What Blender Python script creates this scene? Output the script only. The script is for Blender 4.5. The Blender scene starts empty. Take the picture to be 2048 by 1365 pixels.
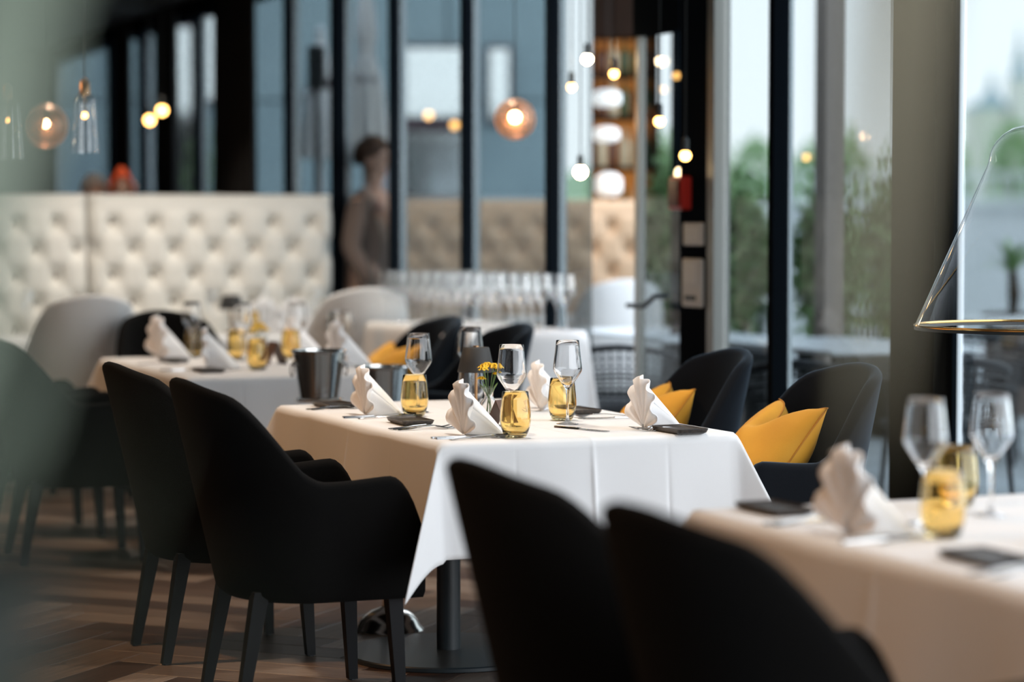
import bpy, math, random
from math import sin, cos, pi, radians, sqrt, hypot, atan2
from mathutils import Vector, Matrix

random.seed(7)
SC = bpy.context.scene
COL = SC.collection

# ------------------------------------------------------------------ camera
cam_d = bpy.data.cameras.new('camera')
cam_d.lens = 85.0
cam_d.sensor_width = 36.0
cam_d.clip_end = 3000
cam_d.clip_start = 0.05
cam_d.dof.use_dof = True
cam_d.dof.focus_distance = 7.25
cam_d.dof.aperture_fstop = 1.4
cam = bpy.data.objects.new('camera', cam_d)
cam.location = (0, 0, 1.365)
cam.rotation_euler = (pi / 2 - math.atan(232.5 / (2048 * 85 / 36)), 0, 0)
COL.objects.link(cam)
SC.camera = cam

# ------------------------------------------------------------------ world, lights, exposure
w = bpy.data.worlds.new('overcast_sky')
SC.world = w
w.use_nodes = True
nt = w.node_tree
nt.nodes.clear()
wo = nt.nodes.new('ShaderNodeOutputWorld')
bg = nt.nodes.new('ShaderNodeBackground')
tc = nt.nodes.new('ShaderNodeTexCoord')
sx = nt.nodes.new('ShaderNodeSeparateXYZ')
cr = nt.nodes.new('ShaderNodeValToRGB')
cr.color_ramp.elements[0].position = 0.0
cr.color_ramp.elements[0].color = (0.93, 0.97, 1.0, 1)
cr.color_ramp.elements[1].position = 0.9
cr.color_ramp.elements[1].color = (0.70, 0.83, 1.0, 1)
nt.links.new(tc.outputs['Generated'], sx.inputs[0])
nt.links.new(sx.outputs['Z'], cr.inputs[0])
nt.links.new(cr.outputs[0], bg.inputs['Color'])
bg.inputs['Strength'].default_value = 3.8
nt.links.new(bg.outputs[0], wo.inputs[0])

SC.view_settings.view_transform = 'Standard'
SC.view_settings.look = 'None'
SC.view_settings.exposure = 0.0
SC.view_settings.gamma = 1.0
SC.view_settings.use_curve_mapping = False
SC.cycles.use_denoising = True
SC.cycles.max_bounces = 14
SC.cycles.transmission_bounces = 12
SC.cycles.transparent_max_bounces = 24
SC.cycles.sample_clamp_indirect = 6.0
SC.cycles.blur_glossy = 0.5

# ------------------------------------------------------------------ room frame: u across the tables, v along the row of tables
RA = radians(22.2)
UX, UY = cos(RA), sin(RA)
OX, OY = -0.20, 6.76


def W(u, v, z=0.0):
    return Vector((OX + u * UX - v * UY, OY + u * UY + v * UX, z))


def spot(name, u, v, z, power, col, size_deg, blend=0.6, radius=0.06, tilt=(0, 0)):
    l = bpy.data.lights.new(name, 'SPOT')
    l.energy = power
    l.color = col
    l.spot_size = radians(size_deg)
    l.spot_blend = blend
    l.shadow_soft_size = radius
    o = bpy.data.objects.new(name, l)
    o.location = W(u, v, z)
    o.rotation_euler = (tilt[0], tilt[1], RA)
    COL.objects.link(o)
    return o


WARM = (1.0, 0.72, 0.42)
# ceiling downlights of the restaurant
for (uu, vv, e) in [(0.40, 0.45, 98), (0.45, 1.25, 92), (0.5, 3.9, 85), (0.4, -2.4, 80), (1.5, 6.3, 95), (0.3, 6.3, 95), (1.95, 4.7, 60)]:
    spot('unseen_downlight', uu, vv, 3.0, e, (1.0, 0.90, 0.78), 80 if vv < 6 else 110)
spot('unseen_downlight', 1.2, 9.3, 3.0, 70, (1.0, 0.85, 0.7), 90)  # unseen spot added to lift the dark red-haired figure behind the booth
spot('added_bar_spot', 3.4, 8.2, 3.1, 90, (1.0, 0.75, 0.5), 110)  # unseen spot added to warm the tan booth beneath the canopy
# warm wall-washers above the aisle, turned towards the tables
for (uu, vv, e) in [(-2.1, 1.2, 130), (-2.1, -2.0, 105), (-2.1, 4.2, 90)]:
    l = spot('aisle_light', uu, vv, 2.8, e, (1.0, 0.57, 0.28), 70)
    d = W(0.1, vv - 0.1, 0.55) - l.location
    l.rotation_euler = d.to_track_quat('-Z', 'Y').to_euler()

# ------------------------------------------------------------------ materials
MATS = {}


def mat(name, base=(0.5, 0.5, 0.5), rough=0.5, metal=0.0, sheen=0.0, sheen_tint=None, bump=0.0, bscale=200.0,
        vary=None, vscale=5.0, emit=None, estr=0.0, spec=0.5, coat=0.0, stretch=None):
    if name in MATS:
        return MATS[name]
    m = bpy.data.materials.new(name)
    m.use_nodes = True
    t = m.node_tree
    b = t.nodes['Principled BSDF']
    b.inputs['Base Color'].default_value = (*base, 1)
    b.inputs['Roughness'].default_value = rough
    b.inputs['Metallic'].default_value = metal
    b.inputs['Specular IOR Level'].default_value = spec
    b.inputs['Coat Weight'].default_value = coat
    if sheen:
        b.inputs['Sheen Weight'].default_value = sheen
        b.inputs['Sheen Roughness'].default_value = 0.4
        if sheen_tint:
            b.inputs['Sheen Tint'].default_value = (*sheen_tint, 1)
    co = t.nodes.new('ShaderNodeTexCoord')
    src = co.outputs['Object']
    if stretch:
        mp = t.nodes.new('ShaderNodeMapping')
        mp.inputs['Scale'].default_value = stretch
        t.links.new(src, mp.inputs[0])
        src = mp.outputs[0]
    if vary:
        n = t.nodes.new('ShaderNodeTexNoise')
        n.inputs['Scale'].default_value = vscale
        n.inputs['Detail'].default_value = 5
        t.links.new(src, n.inputs['Vector'])
        r = t.nodes.new('ShaderNodeValToRGB')
        r.color_ramp.elements[0].position = 0.35
        r.color_ramp.elements[1].position = 0.68
        r.color_ramp.elements[0].color = (*base, 1)
        r.color_ramp.elements[1].color = (*vary, 1)
        t.links.new(n.outputs['Fac'], r.inputs[0])
        t.links.new(r.outputs[0], b.inputs['Base Color'])
    if bump:
        n2 = t.nodes.new('ShaderNodeTexNoise')
        n2.inputs['Scale'].default_value = bscale
        n2.inputs['Detail'].default_value = 3
        t.links.new(src, n2.inputs['Vector'])
        bp = t.nodes.new('ShaderNodeBump')
        bp.inputs['Strength'].default_value = bump
        bp.inputs['Distance'].default_value = 0.002
        t.links.new(n2.outputs['Fac'], bp.inputs['Height'])
        t.links.new(bp.outputs[0], b.inputs['Normal'])
    if emit:
        b.inputs['Emission Color'].default_value = (*emit, 1)
        b.inputs['Emission Strength'].default_value = estr
    MATS[name] = m
    return m


def glass_mat(name, col, ior=1.45, rough=0.0):
    m = bpy.data.materials.new(name)
    m.use_nodes = True
    b = m.node_tree.nodes['Principled BSDF']
    b.inputs['Base Color'].default_value = (*col, 1)
    b.inputs['Roughness'].default_value = rough
    b.inputs['IOR'].default_value = ior
    b.inputs['Transmission Weight'].default_value = 1.0
    MATS[name] = m
    return m


def thin_glass(name, tint, ior=1.5, rough=0.0, refl=(1, 1, 1)):
    m = bpy.data.materials.new(name)
    m.use_nodes = True
    t = m.node_tree
    t.nodes.clear()
    o = t.nodes.new('ShaderNodeOutputMaterial')
    mx = t.nodes.new('ShaderNodeMixShader')
    tr = t.nodes.new('ShaderNodeBsdfTransparent')
    gl = t.nodes.new('ShaderNodeBsdfGlossy')
    # Schlick reflectance from the facing angle, the same on both faces of the sheet
    lw = t.nodes.new('ShaderNodeLayerWeight')
    lw.inputs['Blend'].default_value = 0.5
    pw = t.nodes.new('ShaderNodeMath')
    pw.operation = 'POWER'
    pw.inputs[1].default_value = 5.0
    fr = t.nodes.new('ShaderNodeMath')
    fr.operation = 'MULTIPLY_ADD'
    f0 = ((ior - 1) / (ior + 1)) ** 2
    fr.inputs[1].default_value = 1 - f0
    fr.inputs[2].default_value = f0
    t.links.new(lw.outputs['Facing'], pw.inputs[0])
    t.links.new(pw.outputs[0], fr.inputs[0])
    tr.inputs['Color'].default_value = (*tint, 1)
    gl.inputs['Color'].default_value = (*refl, 1)
    gl.inputs['Roughness'].default_value = rough
    t.links.new(fr.outputs[0], mx.inputs[0])
    t.links.new(tr.outputs[0], mx.inputs[1])
    t.links.new(gl.outputs[0], mx.inputs[2])
    t.links.new(mx.outputs[0], o.inputs[0])
    MATS[name] = m
    return m


M_black = mat('black_wool', (0.0062, 0.0058, 0.0055), 0.95, sheen=0.018, sheen_tint=(0.6, 0.6, 0.6), bump=0.5, bscale=600, spec=0.08)
M_velvet = mat('black_velvet', (0.003, 0.0035, 0.005), 0.8, sheen=0.30, sheen_tint=(0.45, 0.62, 0.8), bump=0.2, bscale=300, spec=0.08)
M_cream = mat('cream_fabric', (0.80, 0.80, 0.79), 0.9, sheen=0.2, bump=0.3, bscale=500, spec=0.2)
M_legwood = mat('black_stained_wood', (0.007, 0.007, 0.008), 0.5, bump=0.1, bscale=80, spec=0.2)
M_linen = mat('white_linen', (0.83, 0.82, 0.81), 0.85, sheen=0.1, bump=0.25, bscale=900, spec=0.2)
M_napkin = mat('white_napkin_linen', (0.88, 0.87, 0.87), 0.85, bump=0.2, bscale=700, spec=0.2)
M_yellow = mat('mustard_velvet', (0.72, 0.34, 0.025), 0.8, sheen=0.15, sheen_tint=(1, 0.8, 0.4), bump=0.25, bscale=500, vary=(0.62, 0.28, 0.018), vscale=6)
M_slate = mat('black_stoneware', (0.018, 0.016, 0.015), 0.35, bump=0.8, bscale=350, vary=(0.06, 0.045, 0.035), vscale=120)
M_steel = mat('polished_steel', (0.50, 0.49, 0.48), 0.16, 1.0)
M_brushed = mat('brushed_steel', (0.70, 0.70, 0.68), 0.14, 1.0, bump=0.05, bscale=300, stretch=(1, 1, 0.03))
M_chrome = mat('chrome', (0.88, 0.85, 0.8), 0.16, 1.0)
M_brass = mat('bronze_brass', (0.42, 0.25, 0.13), 0.35, 1.0)
M_gold = mat('gold_rim_metal', (0.85, 0.55, 0.2), 0.2, 1.0)
M_blackmetal = mat('black_powder_coat', (0.022, 0.029, 0.033), 0.33, 0.0, bump=0.05, bscale=400)
M_shade = mat('charcoal_lampshade', (0.03, 0.029, 0.028), 0.6)
M_frame = mat('anthracite_frame', (0.008, 0.011, 0.015), 0.8, spec=0.0)
M_frame_alu = mat('grey_aluminium', (0.80, 0.87, 0.90), 0.4, 0.0)
M_wine = glass_mat('clear_crystal', (1, 1, 1), 1.48)
M_winethin = thin_glass('thin_clear_glass', (0.985, 0.99, 0.99), 2.5, 0.15)
M_amber = glass_mat('amber_glass', (1.0, 0.82, 0.45), 1.45)
M_clear = glass_mat('clear_tumbler_glass', (0.93, 0.96, 1.0), 1.45)
M_pane = thin_glass('tinted_window_glass', (0.535, 0.56, 0.565), 1.45)
M_smoke = thin_glass('smoked_lamp_glass', (0.95, 0.945, 0.94), 1.15)
M_lampglass = thin_glass('clear_lamp_glass', (0.9, 0.9, 0.9), 2.1)
M_copper = thin_glass('copper_mesh_glass', (0.85, 0.66, 0.55), 2.4, 0.4, (1.0, 0.66, 0.48))
M_bulb = mat('warm_bulb', (1, 0.8, 0.5), 0.5, emit=(1.0, 0.72, 0.40), estr=65)
M_bulb_soft = mat('amber_bulb', (1, 0.6, 0.2), 0.5, emit=(1.0, 0.52, 0.14), estr=13)
M_cord = mat('black_cord', (0.01, 0.01, 0.01), 0.6)
M_ceil = mat('dark_ceiling', (0.05, 0.045, 0.04), 0.8, bump=0.1, bscale=30)
M_wall = mat('dark_brown_wall', (0.028, 0.024, 0.02), 0.8, bump=0.2, bscale=40)
M_petal = mat('yellow_petal', (0.85, 0.58, 0.015), 0.6, vary=(0.75, 0.42, 0.01), vscale=90)
M_stem = mat('green_stem', (0.10, 0.19, 0.05), 0.5)
M_brownleather = mat('brown_card', (0.10, 0.045, 0.025), 0.5, bump=0.2, bscale=300)
M_water = glass_mat('water', (0.98, 1, 1), 1.33)
M_tuft = mat('cream_leather', (0.80, 0.77, 0.71), 0.55, bump=0.15, bscale=250)
M_button = mat('pit_shade_button', (0.34, 0.26, 0.19), 0.6)  # browner than the leather, carrying the shading of the tufting pits
M_tan = mat('tan_leather', (0.70, 0.50, 0.34), 0.6, bump=0.15, bscale=250)
M_tanbutton = mat('tan_button', (0.26, 0.17, 0.11), 0.6)
M_drape = mat('black_drape', (0.012, 0.011, 0.011), 0.9, bump=0.2, bscale=200)
M_red = mat('red_enamel', (0.55, 0.03, 0.02), 0.35)
M_redl = mat('dark_red_enamel', (0.12, 0.012, 0.012), 0.4)
M_plate = mat('white_plastic', (0.72, 0.72, 0.70), 0.4)
M_terr = mat('grey_terrace_board', (0.52, 0.54, 0.55), 0.7, vary=(0.42, 0.44, 0.44), vscale=3, bump=0.2, bscale=60)
M_whitetop = mat('white_table_top', (0.82, 0.85, 0.87), 0.35)
M_wicker = mat('black_wicker', (0.022, 0.024, 0.028), 0.5)
M_skin = mat('skin', (0.62, 0.38, 0.28), 0.55)
M_redhair = mat('red_hair', (0.75, 0.10, 0.015), 0.6, bump=0.6, bscale=120, vary=(0.5, 0.055, 0.01), vscale=20)
M_brownhair = mat('brown_hair', (0.10, 0.05, 0.03), 0.6, bump=0.6, bscale=120)
M_greyhair = mat('grey_hair', (0.45, 0.40, 0.36), 0.6, bump=0.6, bscale=120)
M_coat = mat('brown_wool_coat', (0.16, 0.115, 0.095), 0.9, bump=0.3, bscale=300)
M_trouser = mat('black_trousers', (0.015, 0.015, 0.018), 0.9)
M_shirt = mat('white_shirt', (0.6, 0.58, 0.56), 0.8)
M_eye = mat('eye', (0.02, 0.02, 0.02), 0.2)
M_canvas = mat('white_canvas', (0.93, 0.93, 0.92), 0.9, bump=0.2, bscale=80)
M_clad = mat('slate_grey_cladding', (0.31, 0.41, 0.44), 0.6, vary=(0.25, 0.345, 0.38), vscale=0.8)
M_mirrorwin = mat('mirrored_window', (0.92, 0.97, 0.98), 0.08, 1.0)
M_darkred = mat('dark_maroon_panel', (0.08, 0.05, 0.06), 0.6)
M_leafgreen = mat('shrub_leaf', (0.13, 0.25, 0.09), 0.5, vary=(0.30, 0.44, 0.19), vscale=8)
M_treeleaf = mat('tree_leaf', (0.34, 0.52, 0.28), 0.7, vary=(0.46, 0.64, 0.34), vscale=0.35)
M_bark = mat('bark', (0.07, 0.05, 0.035), 0.9, bump=0.5, bscale=20)
M_sage = mat('sage_leaf', (0.23, 0.275, 0.21), 0.6, vary=(0.20, 0.24, 0.18), vscale=4)
M_olive = mat('dry_olive_leaf', (0.30, 0.255, 0.16), 0.6, vary=(0.25, 0.21, 0.13), vscale=4)
M_pot = mat('dark_planter', (0.018, 0.022, 0.019), 0.7, spec=0.2)
M_soil = mat('soil', (0.03, 0.02, 0.015), 1.0, bump=1.0, bscale=40)
M_quay = mat('pale_quay_stone', (0.80, 0.82, 0.83), 0.8, vary=(0.70, 0.73, 0.74), vscale=0.3)
M_rail = mat('pale_railing', (0.86, 0.88, 0.90), 0.5)
M_ground = mat('river_bank_ground', (0.34, 0.48, 0.28), 0.9, vary=(0.44, 0.58, 0.36), vscale=0.05)
M_river = mat('grey_river', (0.30, 0.36, 0.37), 0.15, bump=0.3, bscale=0.8)
M_church = mat('church_plaster', (0.84, 0.80, 0.77), 0.8)
M_copperroof = mat('weathered_copper_roof', (0.40, 0.50, 0.55), 0.6)
M_cabinet = mat('dark_walnut', (0.022, 0.011, 0.007), 0.7, spec=0.1, vary=(0.014, 0.008, 0.005), vscale=4, stretch=(8, 8, 1))
M_amberlit = mat('amber_backlit_panel', (0.5, 0.2, 0.05), 0.6, emit=(1.0, 0.36, 0.07), estr=0.28)
M_bottlegreen = mat('green_bottle_glass', (0.02, 0.06, 0.02), 0.1)
M_bottlebrown = mat('brown_bottle_glass', (0.10, 0.03, 0.01), 0.1)
M_bottleclear = mat('pale_bottle_glass', (0.5, 0.42, 0.28), 0.1)
M_lampwhite = mat('white_lit_shade', (0.8, 0.8, 0.8), 0.6, emit=(0.92, 1.0, 0.98), estr=0.35)
M_candle = mat('candle_flame', (1, 0.6, 0.2), 0.5, emit=(1.0, 0.55, 0.2), estr=12)


def wood_plank_mat():
    m = bpy.data.materials.new('oak_plank')
    m.use_nodes = True
    t = m.node_tree
    b = t.nodes['Principled BSDF']
    oi = t.nodes.new('ShaderNodeObjectInfo')
    r = t.nodes.new('ShaderNodeValToRGB')
    e = r.color_ramp.elements
    e[0].position = 0.0
    e[0].color = (0.055, 0.028, 0.017, 1)
    e[1].position = 1.0
    e[1].color = (0.31, 0.245, 0.20, 1)
    x = e.new(0.4)
    x.color = (0.09, 0.05, 0.032, 1)
    x = e.new(0.75)
    x.color = (0.20, 0.14, 0.10, 1)
    ge = t.nodes.new('ShaderNodeNewGeometry')
    ad = t.nodes.new('ShaderNodeMath')
    ad.operation = 'ADD'
    fr = t.nodes.new('ShaderNodeMath')
    fr.operation = 'FRACT'
    t.links.new(oi.outputs['Random'], ad.inputs[0])
    t.links.new(ge.outputs['Random Per Island'], ad.inputs[1])
    t.links.new(ad.outputs[0], fr.inputs[0])
    t.links.new(fr.outputs[0], r.inputs[0])
    co = t.nodes.new('ShaderNodeTexCoord')
    mp = t.nodes.new('ShaderNodeMapping')
    mp.inputs['Scale'].default_value = (2.0, 30.0, 1.0)
    va = t.nodes.new('ShaderNodeVectorMath')
    va.operation = 'ADD'
    t.links.new(co.outputs['Object'], mp.inputs[0])
    t.links.new(mp.outputs[0], va.inputs[0])
    t.links.new(oi.outputs['Location'], va.inputs[1])
    n = t.nodes.new('ShaderNodeTexNoise')
    n.inputs['Scale'].default_value = 2.2
    n.inputs['Detail'].default_value = 6
    t.links.new(va.outputs[0], n.inputs['Vector'])
    mx = t.nodes.new('ShaderNodeMix')
    mx.data_type = 'RGBA'
    mx.blend_type = 'MULTIPLY'
    mx.inputs[0].default_value = 0.75
    r2 = t.nodes.new('ShaderNodeValToRGB')
    r2.color_ramp.elements[0].position = 0.3
    r2.color_ramp.elements[0].color = (0.5, 0.48, 0.46, 1)
    r2.color_ramp.elements[1].position = 0.7
    r2.color_ramp.elements[1].color = (1.25, 1.2, 1.15, 1)
    t.links.new(n.outputs['Fac'], r2.inputs[0])
    t.links.new(r.outputs[0], mx.inputs[6])
    t.links.new(r2.outputs[0], mx.inputs[7])
    t.links.new(mx.outputs[2], b.inputs['Base Color'])
    b.inputs['Roughness'].default_value = 0.42
    bp = t.nodes.new('ShaderNodeBump')
    bp.inputs['Strength'].default_value = 0.25
    bp.inputs['Distance'].default_value = 0.002
    t.links.new(n.outputs['Fac'], bp.inputs['Height'])
    t.links.new(bp.outputs[0], b.inputs['Normal'])
    return m


M_plank = wood_plank_mat()

# ------------------------------------------------------------------ mesh helpers


class MB:
    def __init__(self):
        self.v = []
        self.f = []

    def add(self, vs, fs):
        b = len(self.v)
        self.v += [tuple(p) for p in vs]
        self.f += [tuple(i + b for i in f) for f in fs]
        return self

    def box(self, x0, x1, y0, y1, z0, z1, M=None):
        vs = [Vector(p) for p in [(x0, y0, z0), (x1, y0, z0), (x1, y1, z0), (x0, y1, z0), (x0, y0, z1), (x1, y0, z1), (x1, y1, z1), (x0, y1, z1)]]
        if M:
            vs = [M @ p for p in vs]
        return self.add(vs, [(0, 3, 2, 1), (4, 5, 6, 7), (0, 1, 5, 4), (1, 2, 6, 5), (2, 3, 7, 6), (3, 0, 4, 7)])

    def bbox(self, x0, x1, y0, y1, z0, z1, r=0.01):
        # box with chamfered edges
        import itertools
        loops = []
        for (ins, z) in [(r, z0), (0, z0 + r), (0, z1 - r), (r, z1)]:
            a, b, c, d = x0 + ins, x1 - ins, y0 + ins, y1 - ins
            loops.append([(a + r, c, z), (b - r, c, z), (b, c + r, z), (b, d - r, z), (b - r, d, z), (a + r, d, z), (a, d - r, z), (a, c + r, z)])
        return self.loft(loops, True, True)

    def loft(self, loops, cap0=False, cap1=False, closed=True):
        n = len(loops[0])
        vs = [p for l in loops for p in l]
        fs = []
        for k in range(len(loops) - 1):
            for i in range(n if closed else n - 1):
                j = (i + 1) % n
                fs.append((k * n + i, k * n + j, (k + 1) * n + j, (k + 1) * n + i))
        if cap0:
            fs.append(tuple(reversed(range(n))))
        if cap1:
            fs.append(tuple((len(loops) - 1) * n + i for i in range(n)))
        return self.add(vs, fs)

    def lathe(self, prof, seg=32, c=(0, 0, 0), cap0=False, cap1=False):
        loops = []
        for (r, z) in prof:
            loops.append([(c[0] + r * cos(2 * pi * i / seg), c[1] + r * sin(2 * pi * i / seg), c[2] + z) for i in range(seg)])
        return self.loft(loops, cap0, cap1)

    def tube(self, pts, r, seg=8, cap=True):
        pts = [Vector(p) for p in pts]
        loops = []
        up = Vector((0, 0, 1))
        for i, p in enumerate(pts):
            d = (pts[min(i + 1, len(pts) - 1)] - pts[max(i - 1, 0)]).normalized()
            a = d.cross(up)
            if a.length < 1e-4:
                a = d.cross(Vector((1, 0, 0)))
            a.normalize()
            b = a.cross(d)
            rr = r[i] if isinstance(r, (list, tuple)) else r
            loops.append([tuple(p + a * rr * cos(2 * pi * k / seg) + b * rr * sin(2 * pi * k / seg)) for k in range(seg)])
        return self.loft(loops, cap, cap)

    def grid(self, nu, nv, fn):
        vs = [tuple(fn(i / nu, j / nv)) for i in range(nu + 1) for j in range(nv + 1)]
        fs = []
        for i in range(nu):
            for j in range(nv):
                a = i * (nv + 1) + j
                fs.append((a, a + nv + 1, a + nv + 2, a + 1))
        return self.add(vs, fs)

    def sphere(self, c, r, seg=16, ring=10, sz=1.0):
        prof = [(max(r * sin(pi * k / ring), 1e-5), -r * sz * cos(pi * k / ring)) for k in range(ring + 1)]
        return self.lathe(prof, seg, c)

    def mesh(self, name, smooth=False, autosmooth=None):
        me = bpy.data.meshes.new(name)
        me.from_pydata(self.v, [], self.f)
        me.update()
        if smooth:
            me.polygons.foreach_set('use_smooth', [True] * len(me.polygons))
            if autosmooth:
                try:
                    me.set_sharp_from_angle(angle=radians(autosmooth))
                except Exception:
                    pass
        return me


def obj(name, mb, m, parent=None, smooth=False, ang=40, loc=(0, 0, 0), rz=0.0, rot=None):
    me = mb.mesh(name, smooth, ang) if isinstance(mb, MB) else mb
    if not me.materials:
        me.materials.append(m)
    o = bpy.data.objects.new(name, me)
    COL.objects.link(o)
    o.location = loc
    o.rotation_euler = rot if rot else (0, 0, rz)
    if parent:
        o.parent = parent
    return o


def tag(o, label=None, cat=None, group=None, kind=None):
    if label:
        o['label'] = label
    if cat:
        o['category'] = cat
    if group:
        o['group'] = group
    if kind:
        o['kind'] = kind
    return o


def thing(name, label, cat, loc=(0, 0, 0), rz=0.0, group=None):
    o = bpy.data.objects.new(name, None)
    o.empty_display_size = 0.05
    COL.objects.link(o)
    o.location = loc
    o.rotation_euler = (0, 0, rz)
    tag(o, label, cat, group)
    return o


def struct(name, mb, m, parent=None, loc=(0, 0, 0), rz=0.0, smooth=False):
    o = obj(name, mb, m, parent, smooth, 40, loc, rz)
    if not parent:
        o['kind'] = 'structure'
    return o


def dup(root, loc, rz, label, group=None, scale=None):
    r = root.copy()
    COL.objects.link(r)
    r.location = loc
    r.rotation_euler = (0, 0, rz)
    r['label'] = label
    if group:
        r['group'] = group
    if scale:
        r.scale = scale
    for ch in list(root.children):
        c = ch.copy()
        COL.objects.link(c)
        c.parent = r
        for g in ch.children:
            d = g.copy()
            COL.objects.link(d)
            d.parent = c
    return r


def add_mod_bevel(o, w=0.004, seg=2):
    m = o.modifiers.new('bevel', 'BEVEL')
    m.width = w
    m.segments = seg
    m.limit_method = 'ANGLE'


def sstep(a, b, x):
    t = min(max((x - a) / (b - a), 0), 1)
    return t * t * (3 - 2 * t)


ORD = ['first', 'second', 'third', 'fourth', 'fifth', 'sixth', 'seventh', 'eighth', 'ninth', 'tenth', 'eleventh', 'twelfth']

# ================================================================== THE ROOM
WU = 2.35           # window wall
CEIL = 3.05
V0, V1 = -8.5, 17.0
UL = -4.2


def room_box(mb, u0, u1, v0, v1, z0, z1):
    P = [W(u0, v0), W(u1, v0), W(u1, v1), W(u0, v1)]
    vs = [(p.x, p.y, z0) for p in P] + [(p.x, p.y, z1) for p in P]
    return mb.add(vs, [(0, 3, 2, 1), (4, 5, 6, 7), (0, 1, 5, 4), (1, 2, 6, 5), (2, 3, 7, 6), (3, 0, 4, 7)])


floor = struct('floor', room_box(MB(), UL, WU + 0.08, V0, V1, -0.2, -0.014), M_cabinet)
struct('ceiling', room_box(MB(), UL, WU + 0.08, -6.5, V1, CEIL, CEIL + 0.2), M_ceil)
struct('wall_left', room_box(MB(), UL - 0.2, UL, V0, V1, 0, CEIL), M_wall)
struct('wall_back', room_box(MB(), UL, WU + 0.08, V1, V1 + 0.2, 0, CEIL), M_wall)
struct('wall_front', room_box(MB(), UL, -1.2, V0 - 0.2, V0, 0, CEIL), M_wall)
struct('trim_1', room_box(MB(), WU - 0.06, WU + 0.10, 0.4, V1, 2.93, CEIL), M_frame)

# herringbone oak floor, planks at 45 degrees to the row of tables
PW, PL = 0.155, 6
plank_me = []
for k in range(4):
    mb = MB()
    g = 0.0012
    L_, W_ = PL * PW, PW
    mb.loft([[(g, g, -0.014), (L_ - g, g, -0.014), (L_ - g, W_ - g, -0.014), (g, W_ - g, -0.014)],
             [(g, g, -0.0015), (L_ - g, g, -0.0015), (L_ - g, W_ - g, -0.0015), (g, W_ - g, -0.0015)],
             [(g + .0015, g + .0015, 0), (L_ - g - .0015, g + .0015, 0), (L_ - g - .0015, W_ - g - .0015, 0), (g + .0015, W_ - g - .0015, 0)]], False, True)
    me = mb.mesh('plank')
    me.materials.append(M_plank)
    plank_me.append(me)
PA = RA + radians(45)
ca, sa = cos(PA), sin(PA)
F0 = Vector((-0.4, 7.5, 0))
planks = []
for y in range(-90, 91):
    for m in range(-10, 11):
        planks.append((y + 2 * PL * m, y, 0))
        planks.append((y, y - 2 * PL + 1 - 2 * PL * m, 1))
sel = []
for (a, b, o_) in planks:
    lx, ly = a * PW, b * PW
    cxl, cyl = (lx + PL * PW / 2, ly + PW / 2) if o_ == 0 else (lx + PW / 2, ly + PL * PW / 2)
    cx, cy = F0.x + cxl * ca - cyl * sa, F0.y + cxl * sa + cyl * ca
    du, dv = cx - OX, cy - OY
    u, v = du * UX + dv * UY, -du * UY + dv * UX
    if UL + 0.45 < u < WU - 0.35 and V0 + 0.45 < v < V1 - 0.45:
        px = 1024 + 4836 * cx / max(cy, 0.1)
        py = 450 + 4836 * 1.365 / max(cy, 0.1)
        seen = cy > 4 and -120 < px < 1300 and 900 < py < 1460
        sel.append((0 if seen else 1, cy, lx, ly, o_))
sel.sort(key=lambda s: (s[0], s[1]))
rest = MB()
for n, (sn, cy, lx, ly, o_) in enumerate(sel):
    if o_ == 0:
        X, Y, r = F0.x + lx * ca - ly * sa, F0.y + lx * sa + ly * ca, PA
    else:
        lx2 = lx + PW
        X, Y, r = F0.x + lx2 * ca - ly * sa, F0.y + lx2 * sa + ly * ca, PA + pi / 2
    if n < 298:
        p = bpy.data.objects.new('plank', plank_me[n % 4])
        COL.objects.link(p)
        p.parent = floor
        p.location = (X, Y, 0)
        p.rotation_euler = (0, 0, r)
    else:
        M = Matrix.Translation((X, Y, 0)) @ Matrix.Rotation(r, 4, 'Z')
        rest.box(0.0012, PL * PW - 0.0012, 0.0012, PW - 0.0012, -0.014, 0.0, M)
tag(obj('planks', rest, M_plank, floor), kind='stuff')

# ------------------------------------------------------------------ window wall
wn = [0]


def window(v0, v1, mull=None, mw=0.05, z1=2.93, pane=True, dark_u=(WU - 0.05, WU + 0.015), light_u=(WU + 0.015, WU + 0.05), name=None, alu=M_frame_alu):
    wn[0] += 1
    e = bpy.data.objects.new(name or ('window_%d' % wn[0]), None)
    COL.objects.link(e)
    e['kind'] = 'structure'
    if pane:
        obj('pane', room_box(MB(), WU + 0.004, WU + 0.012, v0, v1, 0.06, z1), M_pane, e)
    obj('bottom_rail', room_box(MB(), WU - 0.04, WU + 0.07, v0, v1, 0.0, 0.06), M_frame, e)
    if mull is not None:
        obj('mullion', room_box(MB(), dark_u[0], dark_u[1], mull - mw / 2, mull + mw / 2, 0, z1), M_frame, e)
        obj('mullion_cap', room_box(MB(), light_u[0], light_u[1], mull - mw / 2, mull + mw / 2, 0, z1), alu, e)
    return e


window(0.35, 1.0, 1.03, 0.03, dark_u=(WU - 0.03, WU - 0.01), light_u=(WU - 0.01, WU + 0.012))
window(1.365, 2.29, 2.32, 0.045, dark_u=(WU - 0.06, WU + 0.012), light_u=(WU + 0.012, WU + 0.03))
window(2.36, 2.84)
window(4.24, 4.62, 4.66, 0.04)
window(4.70, 5.79, 5.83, 0.035)
window(5.87, 6.96, 7.0, 0.035)
window(7.04, 7.96, 8.02, 0.06, dark_u=(WU - 0.07, WU + 0.015), light_u=(WU + 0.015, WU + 0.05))
window(8.08, 9.06, 9.10, 0.04)
window(9.14, 10.30, 10.34)
window(10.38, 11.40, 11.44)
window(11.48, 12.30, 12.36, 0.1)
window(12.42, 13.10, 13.18, 0.1)
window(13.24, 14.2, 14.26, 0.1)
window(14.32, 16.9, 16.92)
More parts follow.
